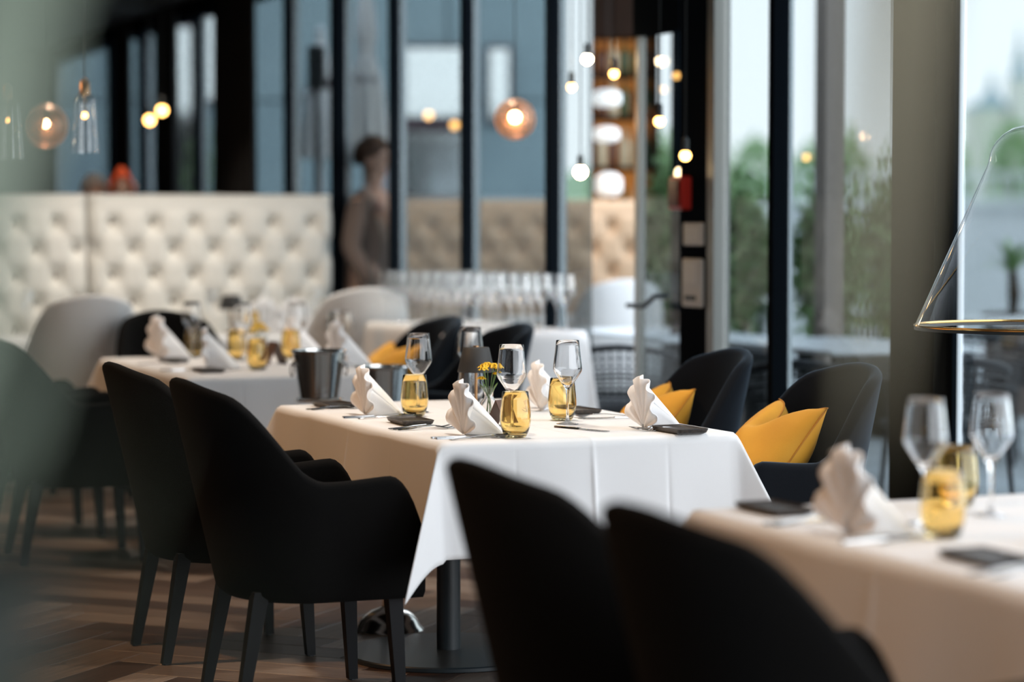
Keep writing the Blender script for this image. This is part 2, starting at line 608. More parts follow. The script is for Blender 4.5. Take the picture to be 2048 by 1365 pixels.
# square column between the first windows, black door post, glazed door
col = struct('column', room_box(MB(), WU - 0.08, WU + 0.03, 1.06, 1.36, 0, CEIL), mat('dark_bronze_column', (0.014, 0.013, 0.011), 0.8, spec=0.0))
post = struct('trim_2', room_box(MB(), WU - 0.045, WU + 0.02, 2.92, 3.18, 0, 2.93), M_frame)
obj('steel_edge', room_box(MB(), WU - 0.047, WU + 0.03, 2.85, 2.915, 0, 2.93), mat('dull_steel', (0.33, 0.33, 0.31), 0.4, 0.6), post)
dr = bpy.data.objects.new('door_1', None)
COL.objects.link(dr)
dr['kind'] = 'structure'
obj('pane', room_box(MB(), WU, WU + 0.01, 3.24, 3.66, 0.1, 2.22), M_pane, dr)
obj('header', room_box(MB(), WU - 0.03, WU + 0.03, 3.22, 3.70, 2.22, 2.93), M_frame, dr)
obj('bottom_rail', room_box(MB(), WU - 0.03, WU + 0.03, 3.22, 3.70, 0.0, 0.1), M_frame, dr)
obj('edge_strip', room_box(MB(), WU - 0.02, WU + 0.02, 3.665, 3.70, 0.1, 2.22), mat('steel_door_edge', (0.38, 0.37, 0.34), 0.35, 0.5), dr)
hb = MB()
hb.tube([W(WU - 0.03, 3.33, 1.05), W(WU - 0.09, 3.33, 1.05), W(WU - 0.09, 3.45, 1.0), W(WU - 0.09, 3.62, 1.0)], 0.012)
obj('push_handle', hb, M_blackmetal, dr, True)

# fittings on the door post
def on_post(name, label, cat, v0, v1, z0, z1, d, m, extra=None):
    t = thing(name, label, cat, W(WU - 0.045, (v0 + v1) / 2, z0), RA)
    h = (v1 - v0) / 2
    b = obj('housing', MB().bbox(-d, 0, -h, h, 0, z1 - z0, 0.006), m, t)
    if extra:
        extra(t, d, h, z1 - z0)
    return t


def alarm_face(t, d, h, z):
    obj('cover', MB().bbox(-d - 0.012, -d, -h + 0.015, h - 0.015, 0.015, z - 0.015, 0.004), M_redl, t)


on_post('fire_alarm_box', 'red fire alarm box on the black door post', 'alarm', 3.06, 3.19, 1.43, 1.575, 0.05, M_red, alarm_face)


def switch_face(t, d, h, z):
    obj('rocker', MB().bbox(-d - 0.004, -d, -h * 0.7, h * 0.7, 0.02, z - 0.02, 0.002), mat('pale_rocker', (0.8, 0.8, 0.78), 0.4), t)


on_post('switch_plate', 'square white switch plate on black post below the red alarm box', 'switch', 2.935, 3.12, 1.275, 1.375, 0.015, M_plate, switch_face)


def lock_face(t, d, h, z):
    obj('keypad', MB().bbox(-d - 0.006, -d, -h * 0.6, h * 0.6, z * 0.5, z - 0.02, 0.002), mat('pale_rocker', (0.8, 0.8, 0.78), 0.4), t)
    obj('card_slot', MB().box(-d - 0.008, -d, -h * 0.5, h * 0.5, 0.03, 0.05), M_blackmetal, t)


on_post('access_panel', 'tall white door access panel under the square switch plate', 'door panel', 2.935, 3.12, 1.01, 1.22, 0.02, M_plate, lock_face)

# ------------------------------------------------------------------ curtains
def curtain(u, v0, v1, label):
    mb = MB()
    n = int((v1 - v0) / 0.012)

    def fn(a, b):
        v = v0 + (v1 - v0) * a
        uu = u + 0.05 * sin(v * 42 + 0.7 * sin(v * 9)) * (0.6 + 0.4 * b)
        return W(uu, v, 0.02 + (CEIL - 0.05) * (1 - b))
    mb.grid(n, 8, fn)
    o = obj('curtain', mb, M_drape, None, True, None)
    s = o.modifiers.new('thick', 'SOLIDIFY')
    s.thickness = 0.004
    tag(o, label, 'curtain')


curtain(2.18, 9.35, 10.40, 'black pleated curtain at the window just behind the tufted cream booth')
curtain(2.18, 11.50, 12.05, 'narrow black curtain farther back, beyond the bright green slit of window')
curtain(2.18, 12.95, 13.45, 'black curtain farthest back, before the darkest rear windows')

# ================================================================== DINING CHAIR
def chair_path(n=40):
    w_, xb, xf, xs = 0.280, -0.25, 0.290, -0.02
    raw = []
    for i in range(30):
        raw.append((xf + (xs - xf) * i / 29, -w_))
    for i in range(1, 61):
        th = pi / 2 * i / 60
        raw.append((xs + (xb - xs) * sin(th), -w_ * max(cos(th), 0)))
    raw += [(x, -y) for (x, y) in reversed(raw[:-1])]
    d = [0]
    for a, b in zip(raw, raw[1:]):
        d.append(d[-1] + hypot(b[0] - a[0], b[1] - a[1]))
    out = []
    N = 2 * n
    k = 0
    for i in range(N + 1):
        s = d[-1] * i / N
        while k < len(d) - 2 and d[k + 1] < s:
            k += 1
        t = (s - d[k]) / max(d[k + 1] - d[k], 1e-9)
        out.append((raw[k][0] + (raw[k + 1][0] - raw[k][0]) * t, raw[k][1] + (raw[k + 1][1] - raw[k][1]) * t, 1 - abs(2 * i / N - 1)))
    return out


CP = chair_path()
ZB, ZARM, ZTOP = 0.315, 0.665, 0.936


def chair_meshes():
    loops = []
    n = len(CP)
    bottom_ring, inner_ring = [], []
    for i, (x, y, q) in enumerate(CP):
        a, b = CP[max(i - 1, 0)], CP[min(i + 1, n - 1)]
        tx, ty = b[0] - a[0], b[1] - a[1]
        L = hypot(tx, ty)
        nx, ny = -ty / L, tx / L        # outward
        zt = ZARM - 0.012 * sstep(0.1, 0.4, q) + (ZTOP - ZARM + 0.012) * (0.64 * sstep(0.42, 0.72, q) + 0.36 * sin(pi / 2 * min(1, max(0, (q - 0.5) / 0.5))))
        if q < 0.16:
            zt -= 0.17 * (1 - q / 0.16) ** 2.2
        bk = sstep(0.30, 0.85, q)
        th = 0.046
        lean = lambda z: -0.115 * bk * max(0, (z - ZB) / 0.58)
        splay = lambda z: 0.018 * max(0, (z - ZB) / 0.4)

        def P(off, z):
            return (x + nx * (off + splay(z)) + lean(z), y + ny * (off + splay(z)), z)
        sec = []
        sec.append(P(-0.018, ZB))
        for k in range(7):
            t = k / 6
            z = ZB + 0.02 + (zt - th / 2 - ZB - 0.02) * t
            sec.append(P(0.0, z))
        for k in range(1, 6):
            an = pi * k / 6
            sec.append(P(-th / 2 + th / 2 * cos(an), zt - th / 2 + th / 2 * sin(an)))
        for k in range(6):
            t = k / 5
            z = zt - th / 2 + (0.40 - zt + th / 2) * t
            sec.append(P(-th, z))
        sec.append(P(-th, 0.36))
        loops.append(sec)
        bottom_ring.append(P(-0.018, ZB))
        inner_ring.append((x - nx * (th + 0.002), y - ny * (th + 0.002)))
    mb = MB()
    m = len(loops[0])
    mb.loft(loops, False, False, True)
    mb.add([Vector(p) for p in loops[0]], [tuple(range(m))])
    mb.add([Vector(p) for p in loops[-1]], [tuple(reversed(range(m)))])
    shell = mb.mesh('shell', True, 50)
    # seat: inner outline, upholstered
    ring = inner_ring
    ring = [(min(x, 0.275), y) for (x, y) in ring]
    fr = [(0.292, 0.235), (0.30, 0.12), (0.302, 0.0), (0.30, -0.12), (0.292, -0.235)]
    outline = ring + fr
    cx = 0.02

    def sc(k):
        return [(cx + (x - cx) * k, y * k) for (x, y) in outline]
    L2 = []
    for k, z in [(0.9, 0.320), (0.995, 0.332), (1.0, 0.40), (1.0, 0.452), (0.985, 0.468), (0.93, 0.476), (0.75, 0.482), (0.4, 0.486), (0.05, 0.488)]:
        L2.append([(x, y, z) for (x, y) in sc(k)])
    seat = MB().loft(L2, True, True).mesh('seat', True, 50)
    # underside
    us = MB().loft([[(x * 0.97, y * 0.97, ZB + 0.001) for (x, y, z) in bottom_ring], [(x * 0.97, y * 0.97, ZB + 0.02) for (x, y, z) in bottom_ring]], True, True).mesh('underside')
    return shell, seat, us


SHELL, SEAT, UNDER = chair_meshes()


def leg_mesh(sx, sy):
    x, y = (0.215, 0.205) if sx > 0 else (-0.185, 0.175)
    y *= sy
    ox = 0.02 if sx > 0 else -0.065
    oy = 0.012 * sy
    L = []
    for t, h in [(0, 0.0235), (1, 0.0145)]:
        px, py, z = x + ox * t, y + oy * t, 0.345 * (1 - t) + 0.004 * t
        L.append([(px - h, py - h, z), (px + h, py - h, z), (px + h, py + h, z), (px - h, py + h, z)])
    mb = MB().loft(list(reversed(L)), True, True)
    return mb.mesh('leg')


LEGS = [leg_mesh(sx, sy) for sx in (1, -1) for sy in (1, -1)]


def glide_mesh(sx, sy):
    x, y = (0.235, 0.217 * sy) if sx > 0 else (-0.25, 0.187 * sy)
    return MB().lathe([(0.011, 0), (0.011, 0.006)], 10, (x, y, 0), True, True).mesh('glide')


GLIDES = [glide_mesh(sx, sy) for sx in (1, -1) for sy in (1, -1)]


def make_chair(m, name='tub_chair'):
    t = thing(name, 'chair', 'chair')
    for me, nm in ((SHELL, 'shell'), (SEAT, 'seat'), (UNDER, 'underside')):
        c = me.copy()
        c.materials.clear()
        c.materials.append(m)
        o = obj(nm, c, m, t)
    for k in range(4):
        LEGS[k].materials.clear()
        LEGS[k].materials.append(M_legwood)
        lg = obj('leg', LEGS[k], M_legwood, t)
        GLIDES[k].materials.clear()
        GLIDES[k].materials.append(M_blackmetal)
        obj('glide', GLIDES[k], M_blackmetal, lg)
    return t


proto = {}


def place_chair(kind, u, v, deg, label, group=None, scale=None):
    m = {'black': M_black, 'velvet': M_velvet, 'cream': M_cream}[kind]
    loc = W(u, v, 0)
    rz = RA + radians(deg)
    if kind not in proto:
        o = make_chair(m)
        proto[kind] = o
        o.location = loc
        o.rotation_euler = (0, 0, rz)
        o['label'] = label
        if group:
            o['group'] = group
        if scale:
            o.scale = scale
        return o
    o = dup(proto[kind], loc, rz, label, group, scale or (1, 1, 1))
    return o


G1 = 'charcoal chairs along the aisle side of the tables'
place_chair('black', -0.315, 0.30, 0, 'charcoal wool tub chair at the middle table beside the hanging cloth corner', G1, (0.95, 1, 1))
place_chair('black', -0.315, 1.16, 1, 'charcoal wool tub chair at the middle table, second from the hanging cloth corner', G1, (0.95, 1, 1))
place_chair('black', -0.30, 3.46, -1, 'charcoal tub chair at the near end of the rear table aisle side', G1)
place_chair('black', -0.29, 4.32, 1, 'charcoal tub chair at the far end of rear table aisle side', G1)
place_chair('black', -0.395, -2.20, 0, 'blurred black tub chair at the far end of front table, before the middle cloth', G1)
place_chair('black', -0.415, -2.95, 1, 'blurred black tub chair nearest the camera at the front table', G1)
place_chair('black', 0.588, 5.24, -90, 'black tub chair at the head of the rear table facing the camera')
G2 = 'black velvet chairs along the window side of the tables'
place_chair('velvet', 1.196, 0.30, 180, 'black velvet tub chair with mustard cushion, nearest the column', G2, (0.9, 1, 0.995))
place_chair('velvet', 1.22, 1.20, 178, 'black velvet tub chair with mustard cushion, behind the middle table napkin', G2, (0.9, 1, 1))
place_chair('velvet', 1.32, 3.48, 180, 'black velvet tub chair without cushion, before the white glassware table', G2)
place_chair('velvet', 1.33, 4.36, 184, 'black velvet tub chair with mustard cushion at the rear table', G2)
place_chair('cream', 0.26, 6.02, 90, 'cream tub chair seen from behind, facing the tufted booth beside the seam', scale=(1.0, 1.0, 1.085))
place_chair('cream', 1.72, 5.98, 88, 'cream tub chair seen from behind, nearest the end of the tufted booth', scale=(1.0, 1.0, 1.11))


# ------------------------------------------------------------------ mustard cushions with a chopped top
def cushion_mesh():
    mb = MB()
    n = 26
    H_, W_ = 0.40, 0.40

    def f(sgn):
        def fn(a, b):
            x, y = a * 2 - 1, b * 2 - 1
            t = 0.105 * (max(1 - x * x, 0) ** 0.55) * (max(1 - y * y, 0) ** 0.55)
            chop = math.exp(-(x / 0.42) ** 2) * max(0, (y + 0.5) / 1.5) ** 1.6
            yy = y * H_ / 2 * (1 - 0.05 * (1 - x * x)) - 0.135 * chop
            xx = x * W_ / 2 * (1 - 0.07 * (1 - y * y)) * (1 - 0.08 * max(y, 0) * (1 - abs(x)))
            wr = 0.006 * sin(9 * x + 4 * y) * (1 - x * x) * (1 - y * y)
            return (sgn * (t + wr) + 0.05 * chop * (1 - abs(x)) + 0.0, xx, yy)
        return fn
    mb.grid(n, n, f(1))
    mb.grid(n, n, f(-1))
    me = mb.mesh('cover', True, None)
    import bmesh
    bm = bmesh.new()
    bm.from_mesh(me)
    bmesh.ops.remove_doubles(bm, verts=bm.verts, dist=0.0008)
    bmesh.ops.recalc_face_normals(bm, faces=bm.faces)
    bm.to_mesh(me)
    bm.free()
    return me


CUSH = cushion_mesh()
pip = MB()
pts = []
for a in range(0, 81):
    t = a / 80 * 4
    k, fr_ = int(t) % 4, t - int(t)
    q = fr_ * 2 - 1
    x, y = [(q, -1), (1, q), (-q, 1), (-1, -q)][k]
    chop = math.exp(-(x / 0.42) ** 2) * max(0, (y + 0.5) / 1.5) ** 1.6
    yy = y * 0.2 * (1 - 0.05 * (1 - x * x)) - 0.135 * chop
    xx = x * 0.2 * (1 - 0.07 * (1 - y * y)) * (1 - 0.08 * max(y, 0) * (1 - abs(x)))
    pts.append((0.05 * chop * (1 - abs(x)), xx, yy))
pip.tube(pts, 0.0028, 6, False)
PIP = pip.mesh('piping', True, None)


def cushion(u, v, deg, label, tilt=-36, dz=0.648):
    o = bpy.data.objects.new('cushion', CUSH)
    if not CUSH.materials:
        CUSH.materials.append(M_yellow)
        PIP.materials.append(mat('mustard_piping', (0.45, 0.18, 0.015), 0.8))
    COL.objects.link(o)
    o.location = W(u, v, dz)
    o.rotation_euler = (0, radians(tilt), RA + radians(deg))
    p = obj('piping', PIP, None, o) if False else None
    pp = bpy.data.objects.new('piping', PIP)
    COL.objects.link(pp)
    pp.parent = o
    tag(o, label, 'cushion', 'mustard cushions on the velvet chairs')
    return o


cushion(1.19, 0.29, 173, 'mustard velvet cushion with dented top on the velvet chair nearest the column')
cushion(1.215, 1.20, 167, 'mustard velvet cushion peeking behind the white napkin of the middle table')
cushion(1.35, 4.36, 184, 'blurred mustard velvet cushion on the velvet chair of the rear table')


# ================================================================== TABLES AND CLOTHS
def cloth(name, u0, u1, v0, v1, h, z, label, group, fold=0.43, res=0.016, crease=True, rot=None, seed=1, wob=1.0, mid=(None, None), twist=0.0):
    rnd = random.Random(seed)
    ph = [rnd.uniform(0, 6) for _ in range(8)]
    a, b = (u1 - u0) / 2, (v1 - v0) / 2
    cu, cv = (u0 + u1) / 2, (v0 + v1) / 2

    def axis(hl):
        n1 = int(h / res)
        n2 = int(2 * hl / (res * 1.6))
        mid = [-hl + 2 * hl * i / n2 for i in range(n2)]
        if crease:
            for c0 in (0.0, hl * .52, -hl * .52):
                mid = [q for q in mid if abs(q - c0) > 0.02] + [c0 + d for d in (-0.018, -0.012, -0.008, -0.004, 0.0, 0.004, 0.008, 0.012, 0.018)]
            mid.sort()
        return [-hl - h + h * i / n1 for i in range(n1)] + mid + [hl + h * i / n1 for i in range(n1 + 1)]
    S, T = axis(a), axis(b)
    R_ = 0.012

    def place(s, t):
        ex, ey = max(abs(s) - a, 0), max(abs(t) - b, 0)
        sx_, sy_ = (1 if s > 0 else -1), (1 if t > 0 else -1)
        r = hypot(ex, ey)
        if r == 0:
            zz = z
            if crease:
                for c0, q in ((0.0, s), (0.0, t)):
                    zz += 0.0016 * math.exp(-((q - c0) / 0.005) ** 2)
            zz += 0.0009 * sin(7 * s + ph[0]) * sin(6 * t + ph[1]) * wob
            return (s, t, zz)
        if ey == 0 or ex == 0:
            along = t if ey == 0 else s
            lim = b if ey == 0 else a
            # gentle waves growing towards the hem
            g = r / h
            flare = 0.03 * g + wob * g * (0.010 * sin(along * 8 + ph[2]) + 0.006 * sin(along * 17 + ph[3]))
            edge = sstep(0.0, 0.25, lim - abs(along))
            flare = flare * edge + 0.03 * g * (1 - edge)
            if crease:
                flare += 0.005 * math.exp(-(along / 0.007) ** 2) * min(1, g * 3)
                flare -= 0.0022 * (math.exp(-((along - lim * .52) / 0.006) ** 2) + math.exp(-((along + lim * .52) / 0.006) ** 2)) * min(1, g * 2)
            rr = min(r, R_ * pi / 2)
            cx_ = R_ * sin(rr / R_)
            cz = R_ * (1 - cos(rr / R_)) + max(0, r - R_ * pi / 2)
            out = cx_ - R_ * 0 + flare
            if ey == 0:
                return (sx_ * (a + out - 0.0), t, z - cz)
            return (s, sy_ * (b + out), z - cz)
        th = atan2(ey, ex)
        wv = th / (pi / 2) * 2 - 1
        wv = max(-1, min(1, wv + twist * (1 - wv * wv)))
        bul = fold * r * (max(0, 1 - abs(wv))) ** 0.9
        c_, s_ = cos(pi / 4), sin(pi / 4)
        base = 0.03 * r / h + R_
        f1 = 0.5 + 0.5 * wv
        # side faces stay near the table, ridge sticks out along the diagonal
        bx = base * (1 - f1) + bul * c_ + 0.004 * f1
        by = base * f1 + bul * s_ + 0.004 * (1 - f1)
        zz = z - sqrt(max(r * r - bul * bul, 0.0)) - 0.003
        return (sx_ * (a + bx), sy_ * (b + by), zz)
    mb = MB()
    ns, nt_ = len(S), len(T)
    vs = [place(s, t) for s in S for t in T]
    fs = []
    for i in range(ns - 1):
        for j in range(nt_ - 1):
            q = i * nt_ + j
            A_, B_, C_, D_ = q, q + nt_, q + nt_ + 1, q + 1
            sm_, tm_ = (S[i] + S[i + 1]) / 2, (T[j] + T[j + 1]) / 2
            if abs(sm_) > a and abs(tm_) > b:      # corner flap: split along the ridge
                if sm_ * tm_ > 0:
                    fs += [(A_, B_, C_), (A_, C_, D_)]
                else:
                    fs += [(A_, B_, D_), (B_, C_, D_)]
            else:
                fs.append((A_, B_, C_, D_))
    mb.add(vs, fs)
    o = obj(name, mb, M_linen, None, True, None, W(cu, cv, 0), RA)
    s = o.modifiers.new('thick', 'SOLIDIFY')
    s.thickness = 0.0015
    s.offset = 1
    tag(o, label, 'tablecloth', group)
    return o


TZ = 0.75


def pedestal_table(u0, u1, v0, v1, pu, pv, label, style='disc', group=None):
    cu, cv = (u0 + u1) / 2, (v0 + v1) / 2
    t = thing('dining_table', label, 'table', W(cu, cv, 0), RA, group)
    obj('tabletop', MB().bbox(u0 - cu, u1 - cu, v0 - cv, v1 - cv, TZ - 0.032, TZ - 0.003, 0.004), M_legwood, t)
    x, y = pu - cu, pv - cv
    if style == 'disc':
        obj('pedestal_post', MB().lathe([(0.038, 0.02), (0.038, TZ - 0.035)], 28, (x, y, 0), True, True), M_blackmetal, t, True)
        obj('base_plate', MB().lathe([(0.01, 0), (0.322, 0), (0.325, 0.003), (0.325, 0.013), (0.321, 0.017), (0.04, 0.021), (0.01, 0.021)], 72, (x, y, 0), True, True), M_blackmetal, t, True, 30)
    else:
        obj('pedestal_post', MB().lathe([(0.024, 0.05), (0.024, TZ - 0.035)], 24, (x, y, 0), True, True), M_chrome, t, True)
        prof = [(0.012, 0)] + [(0.115, 0.0), (0.118, 0.006), (0.114, 0.012), (0.106, 0.02), (0.098, 0.036), (0.082, 0.056), (0.06, 0.07), (0.04, 0.077), (0.026, 0.084)]
        obj('domed_base', MB().lathe(prof, 48, (x, y, 0), True, False), M_chrome, t, True, 60)
    return t


pedestal_table(0.0, 0.92, 0.0, 1.0, 0.325, 0.80, 'black disc-based table, near half of the middle table under the cloth')
pedestal_table(0.0, 0.92, 1.004, 1.55, 0.30, 1.30, 'table on a domed chrome base, far half of the middle table', 'dome')
CG = 'white cloths on the row of dining tables'
cloth('tablecloth', 0.0, 0.92, 0.0, 1.55, 0.33, TZ + 0.0015, 'white linen cloth with hanging corner on the sharp middle table', CG, seed=3, twist=0.0)
pedestal_table(0.08, 1.0, 3.10, 4.65, 0.54, 3.9, 'table under the white cloth of the blurred rear table')
cloth('tablecloth', 0.08, 1.0, 3.10, 4.65, 0.33, TZ + 0.0015, 'white linen cloth on the blurred rear table behind the ice buckets', CG, seed=5, res=0.02)
pedestal_table(-0.055, 0.87, -3.25, -1.70, 0.40, -2.5, 'table under the white cloth of the blurred front table')
cloth('tablecloth', -0.055, 0.87, -3.25, -1.70, 0.33, TZ + 0.0015, 'white linen cloth on the blurred front table nearest the camera', CG, seed=8, res=0.02)
pedestal_table(-0.15, 0.70, 6.45, 7.10, 0.28, 6.78, 'table under white cloth before the booth section left of the seam')
cloth('tablecloth', -0.15, 0.70, 6.45, 7.10, 0.30, TZ + 0.0015, 'white cloth on the booth table behind the cream chair by the seam', CG, seed=9, res=0.025)
pedestal_table(1.0, 2.05, 6.45, 7.10, 1.5, 6.78, 'table under white cloth before the tufted booth next to the windows')
cloth('tablecloth', 1.0, 2.05, 6.45, 7.10, 0.30, TZ + 0.0015, 'white cloth on the booth table behind the cream chair nearest the windows', CG, seed=10, res=0.025)

# service table with rows of glasses by the window
SZ = 0.862
st = thing('service_table', 'tall serving table under a floor-length white cloth by the window', 'table', W(1.97, 4.83, 0), RA)
obj('tabletop', MB().box(-0.30, 0.30, -0.70, 0.70, SZ - 0.04, SZ - 0.004), M_legwood, st)
for sx_ in (-1, 1):
    for sy_ in (-1, 1):
        obj('leg', MB().box(sx_ * 0.26 - 0.02, sx_ * 0.26 + 0.02, sy_ * 0.64 - 0.02, sy_ * 0.64 + 0.02, 0, SZ - 0.04), M_blackmetal, st)
cloth('tablecloth', 1.67, 2.27, 4.12, 5.54, 0.80, SZ, 'floor-length white cloth on the serving table full of glasses', None, fold=0.12, res=0.03, crease=False, seed=12, wob=0.3)


# ================================================================== TABLEWARE
def fan_napkin_meshes():
    mb = MB()
    n = 6
    th0, th1 = radians(6), radians(168)
    loops = []
    nr = 5
    for k in range(12 * n + 1):
        th = th0 + (th1 - th0) * k / (12 * n)
        sw = sin(2 * pi * k / 12.0)
        side = sw * (1.25 if sw > 0 else 0.45)
        side = max(-1, min(1, side * 1.15)) if sw > 0 else side
        row = []
        for j in range(nr + 1):
            t = j / nr
            r = 0.012 + (0.128 + 0.012 * sin(th)) * t * (1 + 0.03 * sw)
            amp = 0.003 + 0.011 * t
            row.append((side * amp - 0.014 * t + 0.004, -r * cos(th) * 0.62, 0.002 + r * sin(th) * 1.02))
        loops.append(row)
    mb.loft(loops, False, False, False)
    fan = mb.mesh('pleated_fan', True, 60)
    mb = MB()

    # support flap: sheet from the crown of the fan down to the table behind
    def fn(a, b):
        wv = b * 2 - 1
        half = 0.010 + 0.058 * a
        x = 0.006 + 0.125 * a ** 1.05
        z = 0.138 * (1 - a) ** 0.92 + 0.002 - 0.0 * abs(wv)
        z -= 0.045 * abs(wv) ** 1.6 * (1 - a) * 1.0
        return (x - 0.03 * abs(wv) * a, wv * half, max(z, 0.002))
    mb.grid(14, 12, fn)

    def fs(sgn):
        def g(a, b):
            half = 0.010 + 0.058 * a
            x = 0.006 + 0.125 * a ** 1.05 - 0.03 * a
            z = max(0.138 * (1 - a) ** 0.92 + 0.002 - 0.045 * (1 - a), 0.002)
            return (x * (1 - 0.25 * b), sgn * half * (1 - 0.15 * b), z * (1 - b) + 0.002 * b)
        return g
    mb.grid(14, 3, fs(1))
    mb.grid(14, 3, fs(-1))
    flap = mb.mesh('support_flap', True, 50)
    return fan, flap


FAN, FLAP = fan_napkin_meshes()
for me in (FAN, FLAP):
    me.materials.append(M_napkin)
TT = TZ + 0.0035          # cloth surface


def solid(o, th):
    s = o.modifiers.new('thick', 'SOLIDIFY')
    s.thickness = th
    s.offset = 0


nap0 = None


def napkin(u, v, deg, label, group, scale=1.0):
    global nap0
    if nap0 is None:
        t = thing('napkin', label, 'napkin', W(u, v, TT), RA + radians(deg), group)
        f = obj('pleated_fan', FAN, None, t)
        solid(f, 0.0022)
        g = obj('support_flap', FLAP, None, t)
        solid(g, 0.0022)
        nap0 = t
    else:
        t = dup(nap0, W(u, v, TT), RA + radians(deg), label, group)
    t.scale = (scale, scale, scale)
    return t


def lathe_obj(prof, seg, m, name, parent=None, smooth_ang=60):
    return obj(name, MB().lathe(prof, seg), m, parent, True, smooth_ang)


# wine glass profile (outer up, inner down): angular bowl, V bottom, long stem
def arc_pts(pts, n=4):
    return pts


WG_OUT = [(0.0005, 0.0), (0.030, 0.0), (0.034, 0.0006), (0.0345, 0.0016), (0.031, 0.0028), (0.014, 0.0055), (0.0065, 0.012), (0.0042, 0.03), (0.0038, 0.06), (0.0042, 0.09),
          (0.0058, 0.104), (0.0095, 0.113), (0.0190, 0.126), (0.0320, 0.1455), (0.0405, 0.1585), (0.0436, 0.1645), (0.0447, 0.1705), (0.0440, 0.178), (0.0405, 0.210), (0.0372, 0.240), (0.0354, 0.2575)]
WG_IN = [(0.0349, 0.2583), (0.0344, 0.2575), (0.0362, 0.240), (0.0395, 0.210), (0.0430, 0.178), (0.0436, 0.1708), (0.0425, 0.1652), (0.0393, 0.1596), (0.0310, 0.147), (0.0182, 0.1285), (0.0085, 0.118), (0.0005, 0.1145)]
WGM_hi = MB().lathe(WG_OUT + WG_IN, 48, (0, 0, 0), True, True).mesh('wine_glass', True, 70)
WGM_hi.materials.append(M_wine)
WGM_lo = MB().lathe([(0.0005, 0.002), (0.034, 0.001), (0.012, 0.006), (0.004, 0.03), (0.004, 0.09), (0.0125, 0.118), (0.034, 0.150), (0.0437, 0.172), (0.0395, 0.215), (0.035, 0.258)], 18).mesh('wine_glass', True, 70)
WGM_lo.materials.append(M_winethin)


def wine(u, v, label, group, z=TT, lo=False, scale=1.0):
    o = bpy.data.objects.new('wine_glass', WGM_lo if lo else WGM_hi)
    COL.objects.link(o)
    o.location = W(u, v, z)
    o.scale = (scale,) * 3
    tag(o, label, 'wine glass', group)
    return o


TU_OUT = [(0.0005, 0.0), (0.024, 0.0), (0.029, 0.0015), (0.033, 0.006), (0.038, 0.018), (0.0425, 0.034), (0.0447, 0.050), (0.0445, 0.064), (0.0427, 0.085), (0.0402, 0.108), (0.0378, 0.132)]
TU_IN = [(0.0370, 0.1332), (0.0362, 0.132), (0.0384, 0.108), (0.0409, 0.085), (0.0427, 0.064), (0.0428, 0.050), (0.0404, 0.034), (0.0352, 0.0205), (0.028, 0.0125), (0.018, 0.0105), (0.0005, 0.0100)]
TUM = MB().lathe(TU_OUT + TU_IN, 48, (0, 0, 0), True, True).mesh('tumbler', True, 70)
TUM.materials.append(M_amber)
TUMC = TUM.copy()
TUMC.materials.clear()
TUMC.materials.append(M_clear)


def tumbler(u, v, label, group, clear=False, scale=1.0):
    o = bpy.data.objects.new('tumbler', TUMC if clear else TUM)
    COL.objects.link(o)
    o.location = W(u, v, TT)
    o.scale = (scale,) * 3
    tag(o, label, 'tumbler', group)
    return o


# stoneware side plate: square dish with raised rim
def plate_mesh():
    hx, hy = 0.052, 0.088

    def rr(x, y, r, z):
        pts = []
        for (cx_, cy_, a0) in ((x - r, y - r, 0), (-(x - r), y - r, 90), (-(x - r), -(y - r), 180), (x - r, -(y - r), 270)):
            for k in range(5):
                an = radians(a0 + 90 * k / 4)
                pts.append((cx_ + r * cos(an), cy_ + r * sin(an), z))
        return pts
    L = [rr(hx - 0.012, hy - 0.012, 0.008, 0.0), rr(hx - 0.004, hy - 0.004, 0.01, 0.005), rr(hx, hy, 0.011, 0.015), rr(hx - 0.002, hy - 0.002, 0.010, 0.0165), rr(hx - 0.006, hy - 0.006, 0.009, 0.0125), rr(hx - 0.014, hy - 0.014, 0.007, 0.0105)]
    return MB().loft(L, True, True).mesh('side_plate', True, 45)


PLM = plate_mesh()
PLM.materials.append(M_slate)


def plate(u, v, deg, label, group):
    o = bpy.data.objects.new('side_plate', PLM)
    COL.objects.link(o)
    o.location = W(u, v, TT)
    o.rotation_euler = (0, 0, RA + radians(deg))
    tag(o, label, 'plate', group)
    return o


def strip(mb, pts, th=0.0018):
    # pts: (x, halfwidth, z)
    L = [[(x, -h, z), (x, h, z), (x, h * 0.85, z + th), (x, -h * 0.85, z + th)] for (x, h, z) in pts]
    return mb.loft(L, True, True)


def fork_mesh():
    mb = MB()
    strip(mb, [(-0.10, 0.0055, 0.0012), (-0.095, 0.009, 0.001), (-0.06, 0.0065, 0.003), (-0.02, 0.0035, 0.0075), (0.02, 0.003, 0.010), (0.035, 0.0045, 0.0085), (0.045, 0.0105, 0.0055), (0.058, 0.012, 0.002)], 0.0022)
    for k in range(4):
        y = -0.0095 + 0.00633 * k
        L = []
        for (x, h, z) in [(0.057, 0.0021, 0.002), (0.075, 0.0018, 0.001), (0.09, 0.0015, 0.0035), (0.102, 0.0008, 0.0075)]:
            L.append([(x, y - h, z), (x, y + h, z), (x, y + h, z + 0.0016), (x, y - h, z + 0.0016)])
        mb.loft(L, True, True)
    me = mb.mesh('fork', True, 40)
    me.materials.append(M_steel)
    return me


def knife_mesh():
    mb = MB()
    strip(mb, [(-0.115, 0.005, 0.001), (-0.11, 0.0085, 0.0005), (-0.06, 0.0075, 0.0005), (-0.01, 0.006, 0.001)], 0.005)
    strip(mb, [(-0.011, 0.006, 0.0025), (0.0, 0.0085, 0.0025), (0.06, 0.010, 0.002), (0.095, 0.0075, 0.002), (0.112, 0.0012, 0.002)], 0.0014)
    me = mb.mesh('knife', True, 40)
    me.materials.append(M_steel)
    return me


